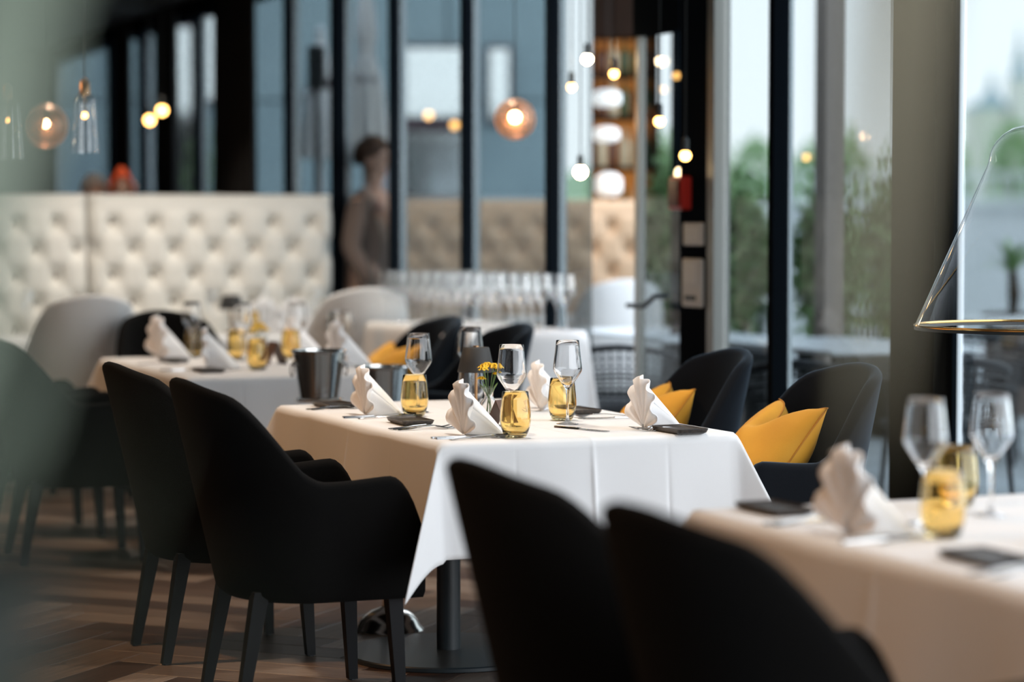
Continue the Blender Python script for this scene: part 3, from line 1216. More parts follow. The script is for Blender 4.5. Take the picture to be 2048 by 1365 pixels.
def spoon_mesh():
    mb = MB()
    strip(mb, [(-0.10, 0.0055, 0.001), (-0.095, 0.0085, 0.001), (-0.06, 0.006, 0.004), (-0.01, 0.0032, 0.009), (0.03, 0.003, 0.0105), (0.044, 0.006, 0.0085)], 0.002)

    def fn(a, b):
        x = 0.04 + 0.062 * a
        hw = 0.021 * sqrt(max(0, 1 - (2 * a - 0.92) ** 2 / 1.17))
        q = b * 2 - 1
        dep = 0.009 * (1 - q * q) * sin(pi * min(max(a, 0.02), 0.98))
        return (x, q * hw, 0.0105 - dep)
    mb.grid(12, 8, fn)
    me = mb.mesh('spoon', True, None)
    me.materials.append(M_steel)
    return me


CUT = {'fork': fork_mesh(), 'knife': knife_mesh(), 'spoon': spoon_mesh()}


def cut(kind, u, v, deg, label, group):
    o = bpy.data.objects.new(kind, CUT[kind])
    COL.objects.link(o)
    o.location = W(u, v, TT)
    o.rotation_euler = (0, 0, RA + radians(deg))
    if kind == 'spoon':
        pass
    tag(o, label, kind, group)
    return o


GN, GT, GW, GP, GC = 'fan-folded napkins on the tables', 'amber tumblers on the tables', 'wine glasses on the tables', 'black side plates on the tables', 'cutlery on the tables'
# ---- middle table (sharp)
napkin(0.118, 1.02, 0, 'white fan napkin at the far aisle seat of the middle table', GN, 1.02)
napkin(0.147, 0.215, 2, 'white fan napkin at the near aisle seat of the middle table', GN, 1.02)
napkin(0.735, 1.04, -4, 'white fan napkin behind the amber tumbler on window side of middle table', GN, 1.02)
napkin(0.735, 0.235, 3, 'white fan napkin before the mustard cushions on the middle table', GN, 1.0)
plate(0.141, 1.40, 4, 'black side plate at the far corner of the middle table, beside ice bucket', GP)
plate(0.145, 0.655, -2, 'black side plate between the two aisle seats of the middle table', GP)
plate(0.79, 0.85, 3, 'black side plate behind the tall wine glass on the middle table', GP)
plate(0.775, 0.06, 2, 'black side plate at the near window corner of the middle table', GP)
tumbler(0.255, 0.92, 'amber tumbler between the two aisle-side napkins of middle table', GT)
tumbler(0.258, 0.077, 'amber tumbler nearest the front edge of the middle table', GT)
tumbler(0.624, 0.585, 'amber tumbler behind the tall stemmed glass on window side of middle table', GT)
tumbler(0.635, 1.40, 'clear tumbler behind the black table lamp on the middle table', None, True)
wine(0.325, 1.075, 'wine glass behind the far aisle amber tumbler of the middle table', GW)
wine(0.325, 0.27, 'wine glass before the yellow flowers on the middle table', GW)
wine(0.584, 0.451, 'wine glass with foot visible, before the window-side amber tumbler of middle table', GW)
wine(0.655, 1.455, 'wine glass behind the black lamp shade on the middle table', GW)
cut('fork', 0.115, 1.315, 2, 'fork nearest the far black plate on middle table aisle side', GC)
cut('fork', 0.125, 1.285, -1, 'fork beside the far aisle napkin of the middle table', GC)
cut('knife', 0.135, 0.945, 3, 'knife on near side of the far aisle napkin, middle table', GC)
cut('knife', 0.13, 0.915, -2, 'second knife beside the far aisle napkin of the middle table', GC)
cut('spoon', 0.15, 0.885, 6, 'spoon by the far aisle amber tumbler of middle table', GC)
cut('fork', 0.115, 0.49, 3, 'fork beside the plate between the aisle seats, middle table', GC)
cut('fork', 0.12, 0.46, -2, 'fork beside the near aisle napkin of the middle table', GC)
cut('fork', 0.125, 0.435, 1, 'third fork, closest to the near aisle napkin of the middle table', GC)
cut('knife', 0.135, 0.135, 2, 'knife before the near aisle napkin by the cloth corner of middle table', GC)
cut('knife', 0.14, 0.105, -2, 'second knife before the near aisle napkin of the middle table', GC)
cut('spoon', 0.15, 0.075, 8, 'spoon next to the front amber tumbler of the middle table', GC)
cut('spoon', 0.80, 0.66, 172, 'spoon between the two window-side napkins of middle table', GC)
cut('knife', 0.80, 0.60, 176, 'knife between the window-side napkins of the middle table', GC)
cut('fork', 0.785, 0.215, 184, 'fork against the near window-side napkin of the middle table', GC)
cut('fork', 0.775, 0.17, 180, 'fork between near window-side napkin and corner plate of middle table', GC)
cut('fork', 0.775, 0.13, 178, 'third fork, closest to the corner plate of middle table', GC)
cut('knife', 0.545, 0.25, -68, 'lone knife lying before the wine glass foot on middle table', GC)
cut('fork', 0.76, 0.95, 180, 'fork before the far window-side napkin of the middle table', GC)

# cordless table lamp
lp = thing('table_lamp', 'small table lamp with charcoal cone shade and bronze stem on middle table', 'lamp', W(0.472, 0.935, TT), RA)
obj('base', MB().bbox(-0.029, 0.029, -0.029, 0.029, 0, 0.011, 0.003), M_brass, lp)
obj('stem', MB().lathe([(0.0048, 0.011), (0.0048, 0.185)], 16, (0, 0, 0), True, True), M_brass, lp, True)
shade_prof = [(0.0595, 0.136), (0.0600, 0.137), (0.0430, 0.213), (0.041, 0.216), (0.015, 0.217), (0.002, 0.217), (0.002, 0.215), (0.040, 0.213), (0.0583, 0.136), (0.0595, 0.136)]
obj('shade', MB().lathe(shade_prof, 48), M_shade, lp, True, 40)
obj('switch_cap', MB().lathe([(0.010, 0.217), (0.010, 0.221), (0.002, 0.222)], 20, (0, 0, 0), False, True), M_brass, lp, True)
obj('diffuser', MB().lathe([(0.003, 0.145), (0.05, 0.148), (0.003, 0.152)], 32), M_plate, lp, True)


# vase with yellow flowers
def flower_head(mb, c, r, rnd):
    for ring, (rad, zz, n, ln) in enumerate([(0.15, 0.55, 6, 0.5), (0.35, 0.38, 9, 0.6), (0.55, 0.15, 12, 0.65)]):
        for k in range(n):
            a = 2 * pi * k / n + rnd.uniform(-.2, .2)
            d = Vector((cos(a), sin(a), 0))
            s = Vector((-sin(a), cos(a), 0))
            p0 = Vector(c) + d * r * rad * 0.6 + Vector((0, 0, r * zz * 0.6))
            p1 = Vector(c) + d * r * (rad + ln * 0.55) + Vector((0, 0, r * (zz * 0.9 + 0.1)))
            p2 = Vector(c) + d * r * (rad + ln) + Vector((0, 0, r * (zz * 0.55 - 0.1)))
            wd = r * 0.20
            b = len(mb.v)
            mb.v += [tuple(p0 - s * wd * .4), tuple(p0 + s * wd * .4), tuple(p1 + s * wd), tuple(p1 - s * wd), tuple(p2 + s * wd * .3), tuple(p2 - s * wd * .3)]
            mb.f += [(b, b + 1, b + 2, b + 3), (b + 3, b + 2, b + 4, b + 5)]
    mb.sphere((c[0], c[1], c[2] + r * 0.25), r * 0.45, 10, 6, 0.7)


def vase(u, v, label, group, heads, hi=True, sc=1.0):
    rnd = random.Random(int(u * 1000 + v * 77))
    t = thing('flower_vase', label, 'vase', W(u, v, TT), RA, group)
    prof_o = [(0.0005, 0), (0.022, 0), (0.027, 0.002), (0.0325, 0.012), (0.036, 0.028), (0.0345, 0.045), (0.026, 0.060), (0.0165, 0.070), (0.0135, 0.080), (0.0155, 0.094), (0.021, 0.106)]
    prof_i = [(0.0202, 0.1065), (0.0145, 0.094), (0.0122, 0.080), (0.0150, 0.070), (0.0246, 0.0595), (0.033, 0.0445), (0.0344, 0.028), (0.031, 0.013), (0.024, 0.006), (0.0005, 0.005)]
    if hi:
        obj('vase_body', MB().lathe(prof_o + prof_i, 40, (0, 0, 0), True, True), M_wine, t, True, 70)
    else:
        obj('vase_body', MB().lathe(prof_o, 20), M_winethin, t, True, 70)
    for i, (x, y, z, r) in enumerate(heads):
        f = MB()
        flower_head(f, (x, y, z), r, rnd)
        fo = obj('flower', f, M_petal, t, True, 60)
        s = MB()
        s.tube([(x * 0.05 + rnd.uniform(-.012, .012), y * 0.05 + rnd.uniform(-.012, .012), 0.008), (x * 0.12, y * 0.12, 0.075), (x * 0.6, y * 0.6, 0.075 + (z - 0.075) * 0.55), (x, y, z)], 0.0012, 6)
        obj('stem', s, M_stem, fo)
    lf = MB()
    for k in range(5):
        a = rnd.uniform(0, 6.28)
        d = Vector((cos(a), sin(a), 0))
        s = Vector((-sin(a), cos(a), 0))
        p = Vector((0, 0, 0.08)) + d * 0.008
        q = p + d * 0.02 + Vector((0, 0, 0.03))
        e = q + d * 0.012 + Vector((0, 0, 0.012))
        lf.add([p, q - s * 0.004, q + s * 0.004, e], [(0, 1, 2), (1, 3, 2)])
    obj('foliage', lf, M_stem, t)
    return t


H0 = [(-0.012, 0.006, 0.166, 0.021), (0.012, -0.008, 0.168, 0.022), (0.028, 0.008, 0.163, 0.018), (-0.022, -0.012, 0.160, 0.016), (0.02, -0.012, 0.146, 0.012), (-0.024, 0.0, 0.131, 0.015), (0.0, 0.012, 0.172, 0.019)]
vase(0.405, 0.655, 'round glass bud vase of yellow chrysanthemums on the middle table', 'vases of yellow flowers', H0)
H1 = [(-0.03, 0, 0.17, 0.04), (0.03, 0.01, 0.18, 0.042), (0.0, -0.03, 0.19, 0.04), (0.0, 0.03, 0.16, 0.035)]
vase(1.95, 6.80, 'small vase of yellow flowers on the booth table by the windows', 'vases of yellow flowers', H1, False)
vase(0.31, 6.85, 'small vase of yellow flowers on the booth table by the seam', 'vases of yellow flowers', [(0, 0, 0.15, 0.03), (0.02, 0.01, 0.13, 0.025)], False)
vase(0.66, 4.05, 'small vase of yellow flowers in the centre of the rear table', 'vases of yellow flowers', [(0, 0, 0.16, 0.025), (0.02, 0.01, 0.14, 0.025), (-0.02, -0.01, 0.15, 0.022)], False)

# folded brown card behind the front tumbler
cd = MB()
for sg in (-1, 1):
    M = Matrix.Rotation(radians(sg * 27), 4, 'Y')
    cd.box(-0.0012, 0.0012, -0.032, 0.032, -0.088, 0, Matrix.Translation((0, 0, 0.0795)) @ M)
tag(obj('menu_card', cd, M_brownleather, None, False, 40, W(0.375, 0.47, TT), RA + radians(-60)), 'folded brown leather table card behind the front amber tumbler', 'card')

# ---- rear table
napkin(0.305, 4.50, 10, 'blurred white fan napkin at far aisle corner of the rear table', GN, 1.25)
napkin(0.316, 3.70, -15, 'blurred white fan napkin at near aisle side of the rear table', GN, 1.1)
napkin(0.93, 4.45, 0, 'blurred white fan napkin by the far velvet chair of rear table', GN, 1.2)
napkin(0.87, 3.60, 5, 'blurred white fan napkin above the ice buckets on the rear table', GN, 1.25)
tumbler(0.484, 3.50, 'blurred amber tumbler at the near edge of the rear table', GT)
tumbler(0.50, 4.60, 'blurred amber tumbler before the head chair of the rear table', GT)
tumbler(0.86, 4.25, 'blurred amber tumbler beside the far napkin of the rear table', GT)
tumbler(0.62, 4.30, 'blurred amber tumbler in the middle of the rear table', GT)
wine(0.47, 4.52, 'blurred wine glass before the black head chair of rear table', GW)
wine(0.62, 4.20, 'blurred wine glass in the middle of the rear table', GW)
wine(0.90, 4.28, 'blurred wine glass before the cream chair back on rear table', GW)
plate(0.30, 4.20, 0, 'blurred black side plate between aisle seats of the rear table', GP)
plate(0.25, 3.42, 0, 'blurred black side plate at the near aisle corner of rear table', GP)
cut('fork', 0.20, 4.05, 0, 'blurred fork beside the aisle plate of the rear table', GC)
cut('knife', 0.20, 3.58, 3, 'blurred knife at the near aisle corner of the rear table', GC)
cut('spoon', 0.42, 3.46, 6, 'blurred spoon beside the amber tumbler on near edge of rear table', GC)
cd2 = MB()
for sg in (-1, 1):
    cd2.box(-0.0015, 0.0015, -0.045, 0.045, -0.11, 0, Matrix.Translation((0, 0, 0.1)) @ Matrix.Rotation(radians(sg * 25), 4, 'Y'))
tag(obj('menu_card', cd2, M_brownleather, None, False, 40, W(0.66, 3.85, TT), RA + radians(10)), 'blurred brown table card behind the tumbler of the rear table', 'card')

# ---- front table
napkin(0.035, -2.19, 4, 'large blurred white fan napkin on the front table', GN, 1.12)
plate(0.085, -1.80, 2, 'blurred black side plate at the far edge of the front table', GP)
plate(0.075, -2.62, 0, 'blurred black side plate nearest the camera on the front table', GP)
tumbler(0.186, -2.30, 'blurred amber tumbler beside the big napkin on the front table', GT, False, 1.0)
tumbler(0.50, -1.86, 'blurred amber tumbler farther along the front table', GT, False, 1.0)
wine(0.27, -2.10, 'blurred wine glass above the amber tumbler beside the big napkin, front table', GW)
wine(0.475, -2.03, 'blurred wine glass nearest the window side of the front table', GW)
cut('fork', 0.06, -1.98, 2, 'blurred fork between plate and napkin of the front table', GC)
cut('fork', 0.07, -2.01, -2, 'second blurred fork beside the big napkin of the front table', GC)
cut('knife', 0.075, -2.29, 4, 'blurred knife on near side of big napkin, front table', GC)
cut('spoon', 0.13, -2.31, 8, 'blurred spoon below the amber tumbler of the front table', GC)
cut('fork', 0.06, -2.74, 0, 'blurred fork beside the nearest plate of front table', GC)
cut('fork', 0.08, -2.78, 2, 'second blurred fork beside the nearest plate of front table', GC)
# tealight
tl = thing('tealight', 'tea light in a small glass holder on the front table', 'candle', W(0.33, -2.45, TT), RA)
obj('holder', MB().lathe([(0.0005, 0), (0.028, 0), (0.032, 0.004), (0.034, 0.05), (0.0325, 0.05), (0.030, 0.006), (0.0005, 0.005)], 28, (0, 0, 0), True, True), M_wine, tl, True)
obj('wax', MB().lathe([(0.019, 0.0055), (0.019, 0.02), (0.002, 0.019)], 20, (0, 0, 0), True, True), M_plate, tl, True)
obj('flame', MB().lathe([(0.0005, 0.02), (0.004, 0.027), (0.0025, 0.036), (0.0003, 0.044)], 12), M_candle, tl, True)

# ---- booth tables
napkin(1.45, 6.70, 90, 'white fan napkin on booth table between the lamp and the windows', GN, 1.3)
napkin(1.62, 6.68, 80, 'second white fan napkin on the booth table by the windows', GN, 1.3)
wine(1.52, 6.95, 'wine glass behind the napkins on the windows-end booth table', GW, lo=True)
wine(1.80, 6.85, 'wine glass beside the yellow flowers on the windows-end booth table', GW, lo=True)
wine(1.18, 6.80, 'wine glass next to the black booth table lamp', GW, lo=True)
wine(0.15, 6.80, 'wine glass on the booth table behind the cream chair by the seam', GW, lo=True)
lp2 = dup(lp, W(1.305, 6.85, TT), RA, 'small charcoal table lamp on booth table before tufted backrest', scale=(1.2, 1.2, 1.0))
tumbler(1.36, 6.62, 'blurred amber tumbler below the booth table lamp', GT)

# ---- glasses on the service table
n = 0
rs = random.Random(4)
for i in range(5):
    for j in range(10):
        wine(1.73 + 0.12 * i + rs.uniform(-.012, .012), 4.19 + 0.138 * j + rs.uniform(-.02, .02), 'serving-table wine glass, %s row from window, %s from near end' % (ORD[4 - i], ORD[j]), 'wine glasses in rows on the serving table', SZ + 0.002, True, 1.03)


# ================================================================== ICE BUCKETS
def bucket_prof(r0, r1, h):
    return [(0.001, 0), (r0 - 0.004, 0), (r0, 0.003), (r1, h - 0.012), (r1 + 0.006, h - 0.009), (r1 + 0.007, h - 0.003), (r1 + 0.003, h), (r1 - 0.004, h - 0.001), (r1 - 0.005, h - 0.012), (r0 - 0.004, 0.008), (0.001, 0.007)]


def ice_bucket(u, v, zb, r0, r1, h, label, standlabel):
    t = thing('ice_bucket', label, 'ice bucket', W(u, v, zb), RA)
    obj('bucket', MB().lathe(bucket_prof(r0, r1, h), 48, (0, 0, 0), True, True), M_brushed, t, True, 40)
    for sg in (-1, 1):
        mb = MB()
        z = h * 0.72
        rr = r0 + (r1 - r0) * 0.72
        mb.sphere((sg * (rr + 0.004), 0, z), 0.011, 12, 8)
        pts = [(sg * (rr + 0.014), 0.022 * sin(a), z - 0.024 + 0.024 * cos(a)) for a in [2 * pi * k / 24 for k in range(25)]]
        mb.tube(pts, 0.0028, 8, False)
        obj('ring_handle', mb, M_steel, t, True)
    s = thing('bucket_stand', standlabel, 'stand', W(u, v, 0), RA)
    obj('post', MB().lathe([(0.012, 0.02), (0.012, zb - 0.012)], 18, (0, 0, 0), True, True), M_chrome, s, True)
    obj('foot', MB().lathe([(0.001, 0), (0.14, 0), (0.14, 0.006), (0.10, 0.018), (0.03, 0.03), (0.013, 0.04)], 40, (0, 0, 0), True, True), M_chrome, s, True, 50)
    obj('tray', MB().lathe([(0.001, zb - 0.012), (r0 + 0.012, zb - 0.012), (r0 + 0.016, zb - 0.004), (r0 + 0.013, zb - 0.002), (r0 + 0.008, zb - 0.006), (0.001, zb - 0.0015)], 36, (0, 0, 0), True, True), M_chrome, s, True, 50)
    return t


ice_bucket(0.425, 2.46, 0.705, 0.075, 0.100, 0.185, 'steel ice bucket with ring handles, standing clear between middle and rear tables', 'chrome stand under the ice bucket with ring handles')
ice_bucket(0.67, 2.43, 0.66, 0.082, 0.098, 0.165, 'steel ice bucket half hidden by napkin and amber tumbler', 'chrome stand under the half hidden ice bucket')
ice_bucket(1.42, 5.25, 0.76, 0.052, 0.060, 0.17, 'small dark steel wine cooler between the cream and velvet chairs', 'chrome stand under the small wine cooler')


# ================================================================== TUFTED BOOTH
def tufted(name, n_label, u0, u1, v, ztop, m, mbtn, sp=0.241, rs_=0.153, first=0.17, toworld=True, zbot=0.42, seat=True, frame=None, tdepth=0.16):
    L = u1 - u0
    cu = (u0 + u1) / 2
    if frame:
        loc, rz = frame
    else:
        loc, rz = W(cu, v, 0), RA
    t = thing(name, n_label, 'bench', loc, rz)
    rows = int((ztop - first - zbot) / rs_) + 1
    btn = []
    for r in range(rows):
        z = ztop - first - r * rs_
        off = 0 if r % 2 else sp / 2
        k0 = int(L / sp) + 2
        for k in range(-k0, k0 + 1):
            x = k * sp + off
            if abs(x) < L / 2 - 0.05:
                btn.append((x, z))
    nx, nz = int(L / 0.02), int((ztop - zbot) / 0.02)

    def height(x, z):
        # diamond coordinates
        a = (x / sp + (ztop - first - z) / (2 * rs_)) - 0.5
        b = (x / sp - (ztop - first - z) / (2 * rs_)) - 0.5
        fa, fb = abs(a - round(a)), abs(b - round(b))
        da = sstep(0, 0.5, fa * 1.0)
        db = sstep(0, 0.5, fb * 1.0)
        d = min(fa, fb)
        r2 = fa * fa + fb * fb
        h = 0.075 * (1 - math.exp(-r2 / 0.05)) - 0.024 * math.exp(-d / 0.035) * (1 - 0.5 * math.exp(-r2 / 0.05))
        if z > ztop - first + 0.02:
            tt = sstep(ztop - first + 0.02, ztop - 0.05, z)
            h = h * (1 - tt) + 0.05 * tt
        ed = min(L / 2 - abs(x), ztop - z)
        if ed < 0.05:
            h = h * 1.0 - 0.05 * (1 - ed / 0.05) ** 2
        return h

    mb = MB()

    def fn(a, b):
        x = -L / 2 + L * a
        z = zbot + (ztop - zbot) * b
        return (x, -height(x, z), z)
    mb.grid(nx, nz, fn)
    obj('tufted_back', mb, m, t, True, None)
    obj('back_frame', MB().bbox(-L / 2, L / 2, 0.0, tdepth, 0.0, ztop - 0.004, 0.015), m, t, True, 40)
    bm_ = MB().sphere((0, 0, 0), 0.013, 10, 6).mesh('button', True, None)
    bm_.materials.append(mbtn)
    for (x, z) in btn:
        o = bpy.data.objects.new('button', bm_)
        COL.objects.link(o)
        o.parent = t
        o.location = (x, 0.0, z)
        o.scale = (1, 0.55, 1)
    if seat:
        obj('seat_cushion', MB().bbox(-L / 2 + 0.005, L / 2 - 0.005, -0.50, -0.03, 0.34, 0.47, 0.03), m, t, True, 40)
        obj('plinth', MB().box(-L / 2 + 0.02, L / 2 - 0.02, -0.46, 0.02, 0.0, 0.34), M_legwood, t)
    return t


tufted('tufted_booth', 'cream button-tufted booth backrest nearest the windows', 0.665, 2.14, 7.62, 1.545, M_tuft, M_button)
tufted('tufted_booth', 'cream button-tufted booth section beyond the seam, behind the sage leaves', -1.4, 0.645, 7.60, 1.545, M_tuft, M_button)

# ================================================================== PENDANT LAMPS
def cordlen(z):
    return CEIL - z


def globe_lamp(loc, r, label, bulb=0.02, shade=M_copper, group=None, cat='lamp', soft=False):
    t = thing('pendant_lamp', label, cat, loc, 0, group)
    obj('globe', MB().sphere((0, 0, 0), r, 28, 18), shade, t, True)
    obj('socket', MB().lathe([(0.012, r * 0.35), (0.012, r * 1.05), (0.004, r * 1.15)], 14, (0, 0, 0), True, True), M_blackmetal, t, True)
    obj('bulb', MB().sphere((0, 0, r * 0.1), bulb, 14, 10), M_bulb_soft if soft else M_bulb, t, True)
    obj('cord', MB().tube([(0, 0, r * 1.1), (0, 0, CEIL - loc[2])], 0.003, 6), M_cord, t)
    return t


def bulb_lamp(loc, label, r=0.03, soft=False, group='bare bulb pendants along the window'):
    t = thing('pendant_bulb', label, 'lamp', loc, 0, group)
    obj('bulb', MB().sphere((0, 0, 0), r, 14, 10), M_bulb_soft if soft else M_bulb, t, True)
    obj('socket', MB().lathe([(0.014, r * 0.8), (0.014, r * 0.8 + 0.05), (0.004, r * 0.8 + 0.06)], 12, (0, 0, 0), True, True), M_blackmetal, t, True)
    obj('cord', MB().tube([(0, 0, r + 0.05), (0, 0, CEIL - loc[2])], 0.003, 6), M_cord, t)
    return t


globe_lamp((0.014, 11.6, 1.87), 0.098, 'copper globe pendant with bright bulb hanging before the middle windows', 0.026)
globe_lamp((-2.31, 12.0, 1.855), 0.108, 'copper globe pendant above the booth behind the sage leaves', 0.016)
bulb_lamp((0.312, 11.05, 1.605), 'bright bulb hanging beside the opening above the serving glasses', 0.028)  # some of these window bulbs stand in for lamp reflections in the panes
bulb_lamp((0.345, 11.15, 2.125), 'bright bulb hanging highest, beside the opening to the bar', 0.022)
bulb_lamp((0.275, 11.2, 2.0), 'dimmer bulb hanging left of the highest one', 0.018, True)
bulb_lamp((0.46, 10.95, 2.045), 'amber bulb hanging in the opening before the bottle cabinet', 0.02, True)
bulb_lamp((0.62, 10.2, 1.80), 'amber bulb hanging before the top of the glazed door', 0.022, True)
bulb_lamp((0.715, 10.0, 1.65), 'amber bulb hanging above the red alarm box', 0.022, True)
bulb_lamp((-2.25, 15.6, 2.10), 'warm bulb standing for a reflection in the dark rear windows', 0.03, True)  # this pair is added where a lamp is mirrored in the rear pane
bulb_lamp((-2.30, 15.4, 2.03), 'second warm bulb standing for a reflection in the dark rear windows', 0.03, True)


def bell_lamp(loc, R, H, label, m, rim=True, bulb=True):
    t = thing('bell_pendant', label, 'lamp', loc, 0, 'bell-shaped glass pendants')
    prof = []
    for k in range(33):
        z_ = H * k / 32
        zs = H * 0.8
        r_s = R - 0.44 * R / 0.39 * zs
        r = R - 0.44 * R / 0.39 * z_ if z_ < zs else 0.018 + (r_s - 0.018) * sqrt(max(0, 1 - ((z_ - zs) / (H - zs)) ** 2))
        prof.append((r, z_))
    prof[0] = (R, 0)
    obj('glass_shade', MB().lathe(prof, 56), m, t, True)
    if rim:
        pts = [(R * cos(2 * pi * k / 64), R * sin(2 * pi * k / 64), 0) for k in range(65)]
        obj('gold_rim', MB().tube(pts, 0.0045, 8, False), M_gold, t, True)
        obj('black_band', MB().lathe([(R - 0.004, -0.013), (R + 0.002, -0.013), (R + 0.002, -0.004), (R - 0.004, -0.004), (R - 0.004, -0.013)], 64), M_blackmetal, t, True, 40)
    obj('cap', MB().lathe([(0.022, H - 0.01), (0.022, H + 0.04), (0.006, H + 0.06)], 18, (0, 0, 0), True, True), M_brass, t, True)
    if bulb:
        obj('bulb', MB().sphere((0, 0, H * 0.62), 0.012, 12, 8), M_bulb_soft, t, True)
    obj('cord', MB().tube([(0, 0, H + 0.05), (0, 0, CEIL - loc[2])], 0.003, 6), M_cord, t)
    return t


bell_lamp((1.62, 7.35, 1.058), 0.39, 0.62, 'large smoked glass bell pendant with gold rim hanging before the column', M_smoke, True, False)
bell_lamp((-1.78, 10.1, 1.665), 0.058, 0.25, 'small clear glass bell pendant with warm glint above the booth', M_lampglass, False)
bell_lamp((-2.13, 10.2, 1.645), 0.07, 0.26, 'small clear glass bell pendant at the edge of the frame behind leaves', M_lampglass, False)


# ================================================================== PEOPLE
def person(loc, rz, height, label, hair_m, coat_m, trouser_m, long_hair=False, step=0.0):
    s = height / 1.75
    t = thing('person', label, 'person', loc, rz)
    t.scale = (s, s, s)

    def skin(name, verts, edges, radii, m, root, sub=2, parent=t):
        me = bpy.data.meshes.new(name)
        me.from_pydata(verts, edges, [])
        me.materials.append(m)
        o = bpy.data.objects.new(name, me)
        COL.objects.link(o)
        o.parent = parent
        sm = o.modifiers.new('skin', 'SKIN')
        sm.use_smooth_shade = True
        sv = me.skin_vertices[0].data if me.skin_vertices else None
        if sv is None:
            import bmesh
            bm = bmesh.new()
            bm.from_mesh(me)
            bm.verts.layers.skin.verify()
            bm.to_mesh(me)
            bm.free()
            sv = me.skin_vertices[0].data
        for i, r in enumerate(radii):
            sv[i].radius = r if isinstance(r, tuple) else (r, r)
            sv[i].use_root = (i == root)
        ss = o.modifiers.new('sub', 'SUBSURF')
        ss.levels = sub
        ss.render_levels = sub
        return o
    # facing +x; y is sideways
    V = [(0, 0, 0.93), (0.0, 0, 1.08), (0.01, 0, 1.25), (0.0, 0, 1.40), (0.005, 0, 1.47), (0.02, 0, 1.53), (0.025, 0, 1.60), (0.022, 0, 1.68), (0.018, 0, 1.735)]
    R = [(0.15, 0.11), (0.135, 0.10), (0.155, 0.115), (0.13, 0.09), 0.052, 0.055, (0.072, 0.085), (0.076, 0.095), (0.045, 0.06)]
    E = [(0, 1), (1, 2), (2, 3), (3, 4), (4, 5), (5, 6), (6, 7), (7, 8)]
    for sg in (-1, 1):
        b = len(V)
        V += [(0.0, sg * 0.175, 1.385), (-0.03, sg * 0.235, 1.12), (0.10, sg * 0.22, 0.92), (0.16, sg * 0.205, 0.85), (0.19, sg * 0.20, 0.80)]
        R += [0.06, 0.045, 0.036, 0.028, 0.03]
        E += [(3, b), (b, b + 1), (b + 1, b + 2), (b + 2, b + 3), (b + 3, b + 4)]
        for q in range(4):
            c = len(V)
            yy = sg * (0.20 + (q - 1.5) * 0.017)
            V += [(0.215, yy, 0.765), (0.205, yy, 0.725 - 0.006 * (1.5 - abs(q - 1.5)))]
            R += [0.0095, 0.008]
            E += [(b + 4, c), (c, c + 1)]
        c = len(V)
        V += [(0.225, sg * 0.165, 0.80), (0.235, sg * 0.16, 0.77)]
        R += [0.011, 0.009]
        E += [(b + 4, c), (c, c + 1)]
        b = len(V)
        st_ = step * sg
        V += [(0, sg * 0.09, 0.86), (0.02 + st_ * 0.5, sg * 0.10, 0.48), (-0.01 + st_, sg * 0.10, 0.09), (0.11 + st_, sg * 0.11, 0.035)]
        R += [0.095, 0.062, 0.04, (0.04, 0.03)]
        E += [(0, b), (b, b + 1), (b + 1, b + 2), (b + 2, b + 3)]
    body = skin('body', V, E, R, M_skin, 0)
    # face details
    nose = MB()
    nose.loft([[(0.098, -0.012, 1.60), (0.098, 0.012, 1.60), (0.098, 0.008, 1.655), (0.098, -0.008, 1.655)], [(0.125, -0.006, 1.605), (0.125, 0.006, 1.605), (0.108, 0.003, 1.65), (0.108, -0.003, 1.65)]], True, True)
    obj('nose', nose, M_skin, t, True)
    for sg in (-1, 1):
        obj('eye', MB().sphere((0.098, sg * 0.032, 1.652), 0.011, 10, 6), M_eye, t, True)
        obj('ear', MB().sphere((0.015, sg * 0.078, 1.635), 0.024, 10, 6, 1.3), M_skin, t, True)
    obj('mouth', MB().bbox(0.096, 0.107, -0.022, 0.022, 1.572, 1.581, 0.003), mat('lips', (0.45, 0.15, 0.13), 0.5), t)
    hair = MB()

    def hf(a, b):
        th = a * pi * 0.62
        ph = b * 2 * pi
        fr = max(0, cos(ph))
        th *= 1 - 0.42 * fr
        r = 1 + 0.05 * sin(ph * 7) * sin(th * 5)
        return (0.008 + 0.118 * r * sin(th) * cos(ph), 0.097 * r * sin(th) * sin(ph), 1.665 + 0.112 * r * cos(th) - (0.16 * a if long_hair else 0.02 * a) * (1 - fr))
    hair.grid(14, 40, hf)
    ho = obj('hair', hair, hair_m, t, True, None)
    sl = ho.modifiers.new('thick', 'SOLIDIFY')
    sl.thickness = 0.02
    # coat
    CV = [(0, 0, 0.70), (0, 0, 0.93), (0.0, 0, 1.08), (0.01, 0, 1.25), (0.0, 0, 1.385), (0.003, 0, 1.455)]
    CR = [(0.18, 0.14), (0.168, 0.128), (0.155, 0.12), (0.172, 0.132), (0.14, 0.105), (0.066, 0.066)]
    CE = [(0, 1), (1, 2), (2, 3), (3, 4), (4, 5)]
    for sg in (-1, 1):
        b = len(CV)
        CV += [(0.0, sg * 0.18, 1.385), (-0.03, sg * 0.238, 1.12), (0.09, sg * 0.222, 0.935), (0.135, sg * 0.213, 0.885)]
        CR += [0.073, 0.06, 0.048, 0.045]
        CE += [(4, b), (b, b + 1), (b + 1, b + 2), (b + 2, b + 3)]
    skin('coat', CV, CE, CR, coat_m, 1)
    for sg in (-1, 1):
        st_ = step * sg
        skin('trouser_leg', [(0, sg * 0.085, 0.88), (0.02 + st_ * 0.5, sg * 0.10, 0.48), (-0.01 + st_, sg * 0.10, 0.10)], [(0, 1), (1, 2)], [0.105, 0.075, 0.062], trouser_m, 0)
        sh = MB()
        sh.bbox(-0.06 + st_, 0.17 + st_, sg * 0.105 - 0.045, sg * 0.105 + 0.045, 0.0, 0.075, 0.02)
        obj('shoe', sh, M_blackmetal, t, True, 40)
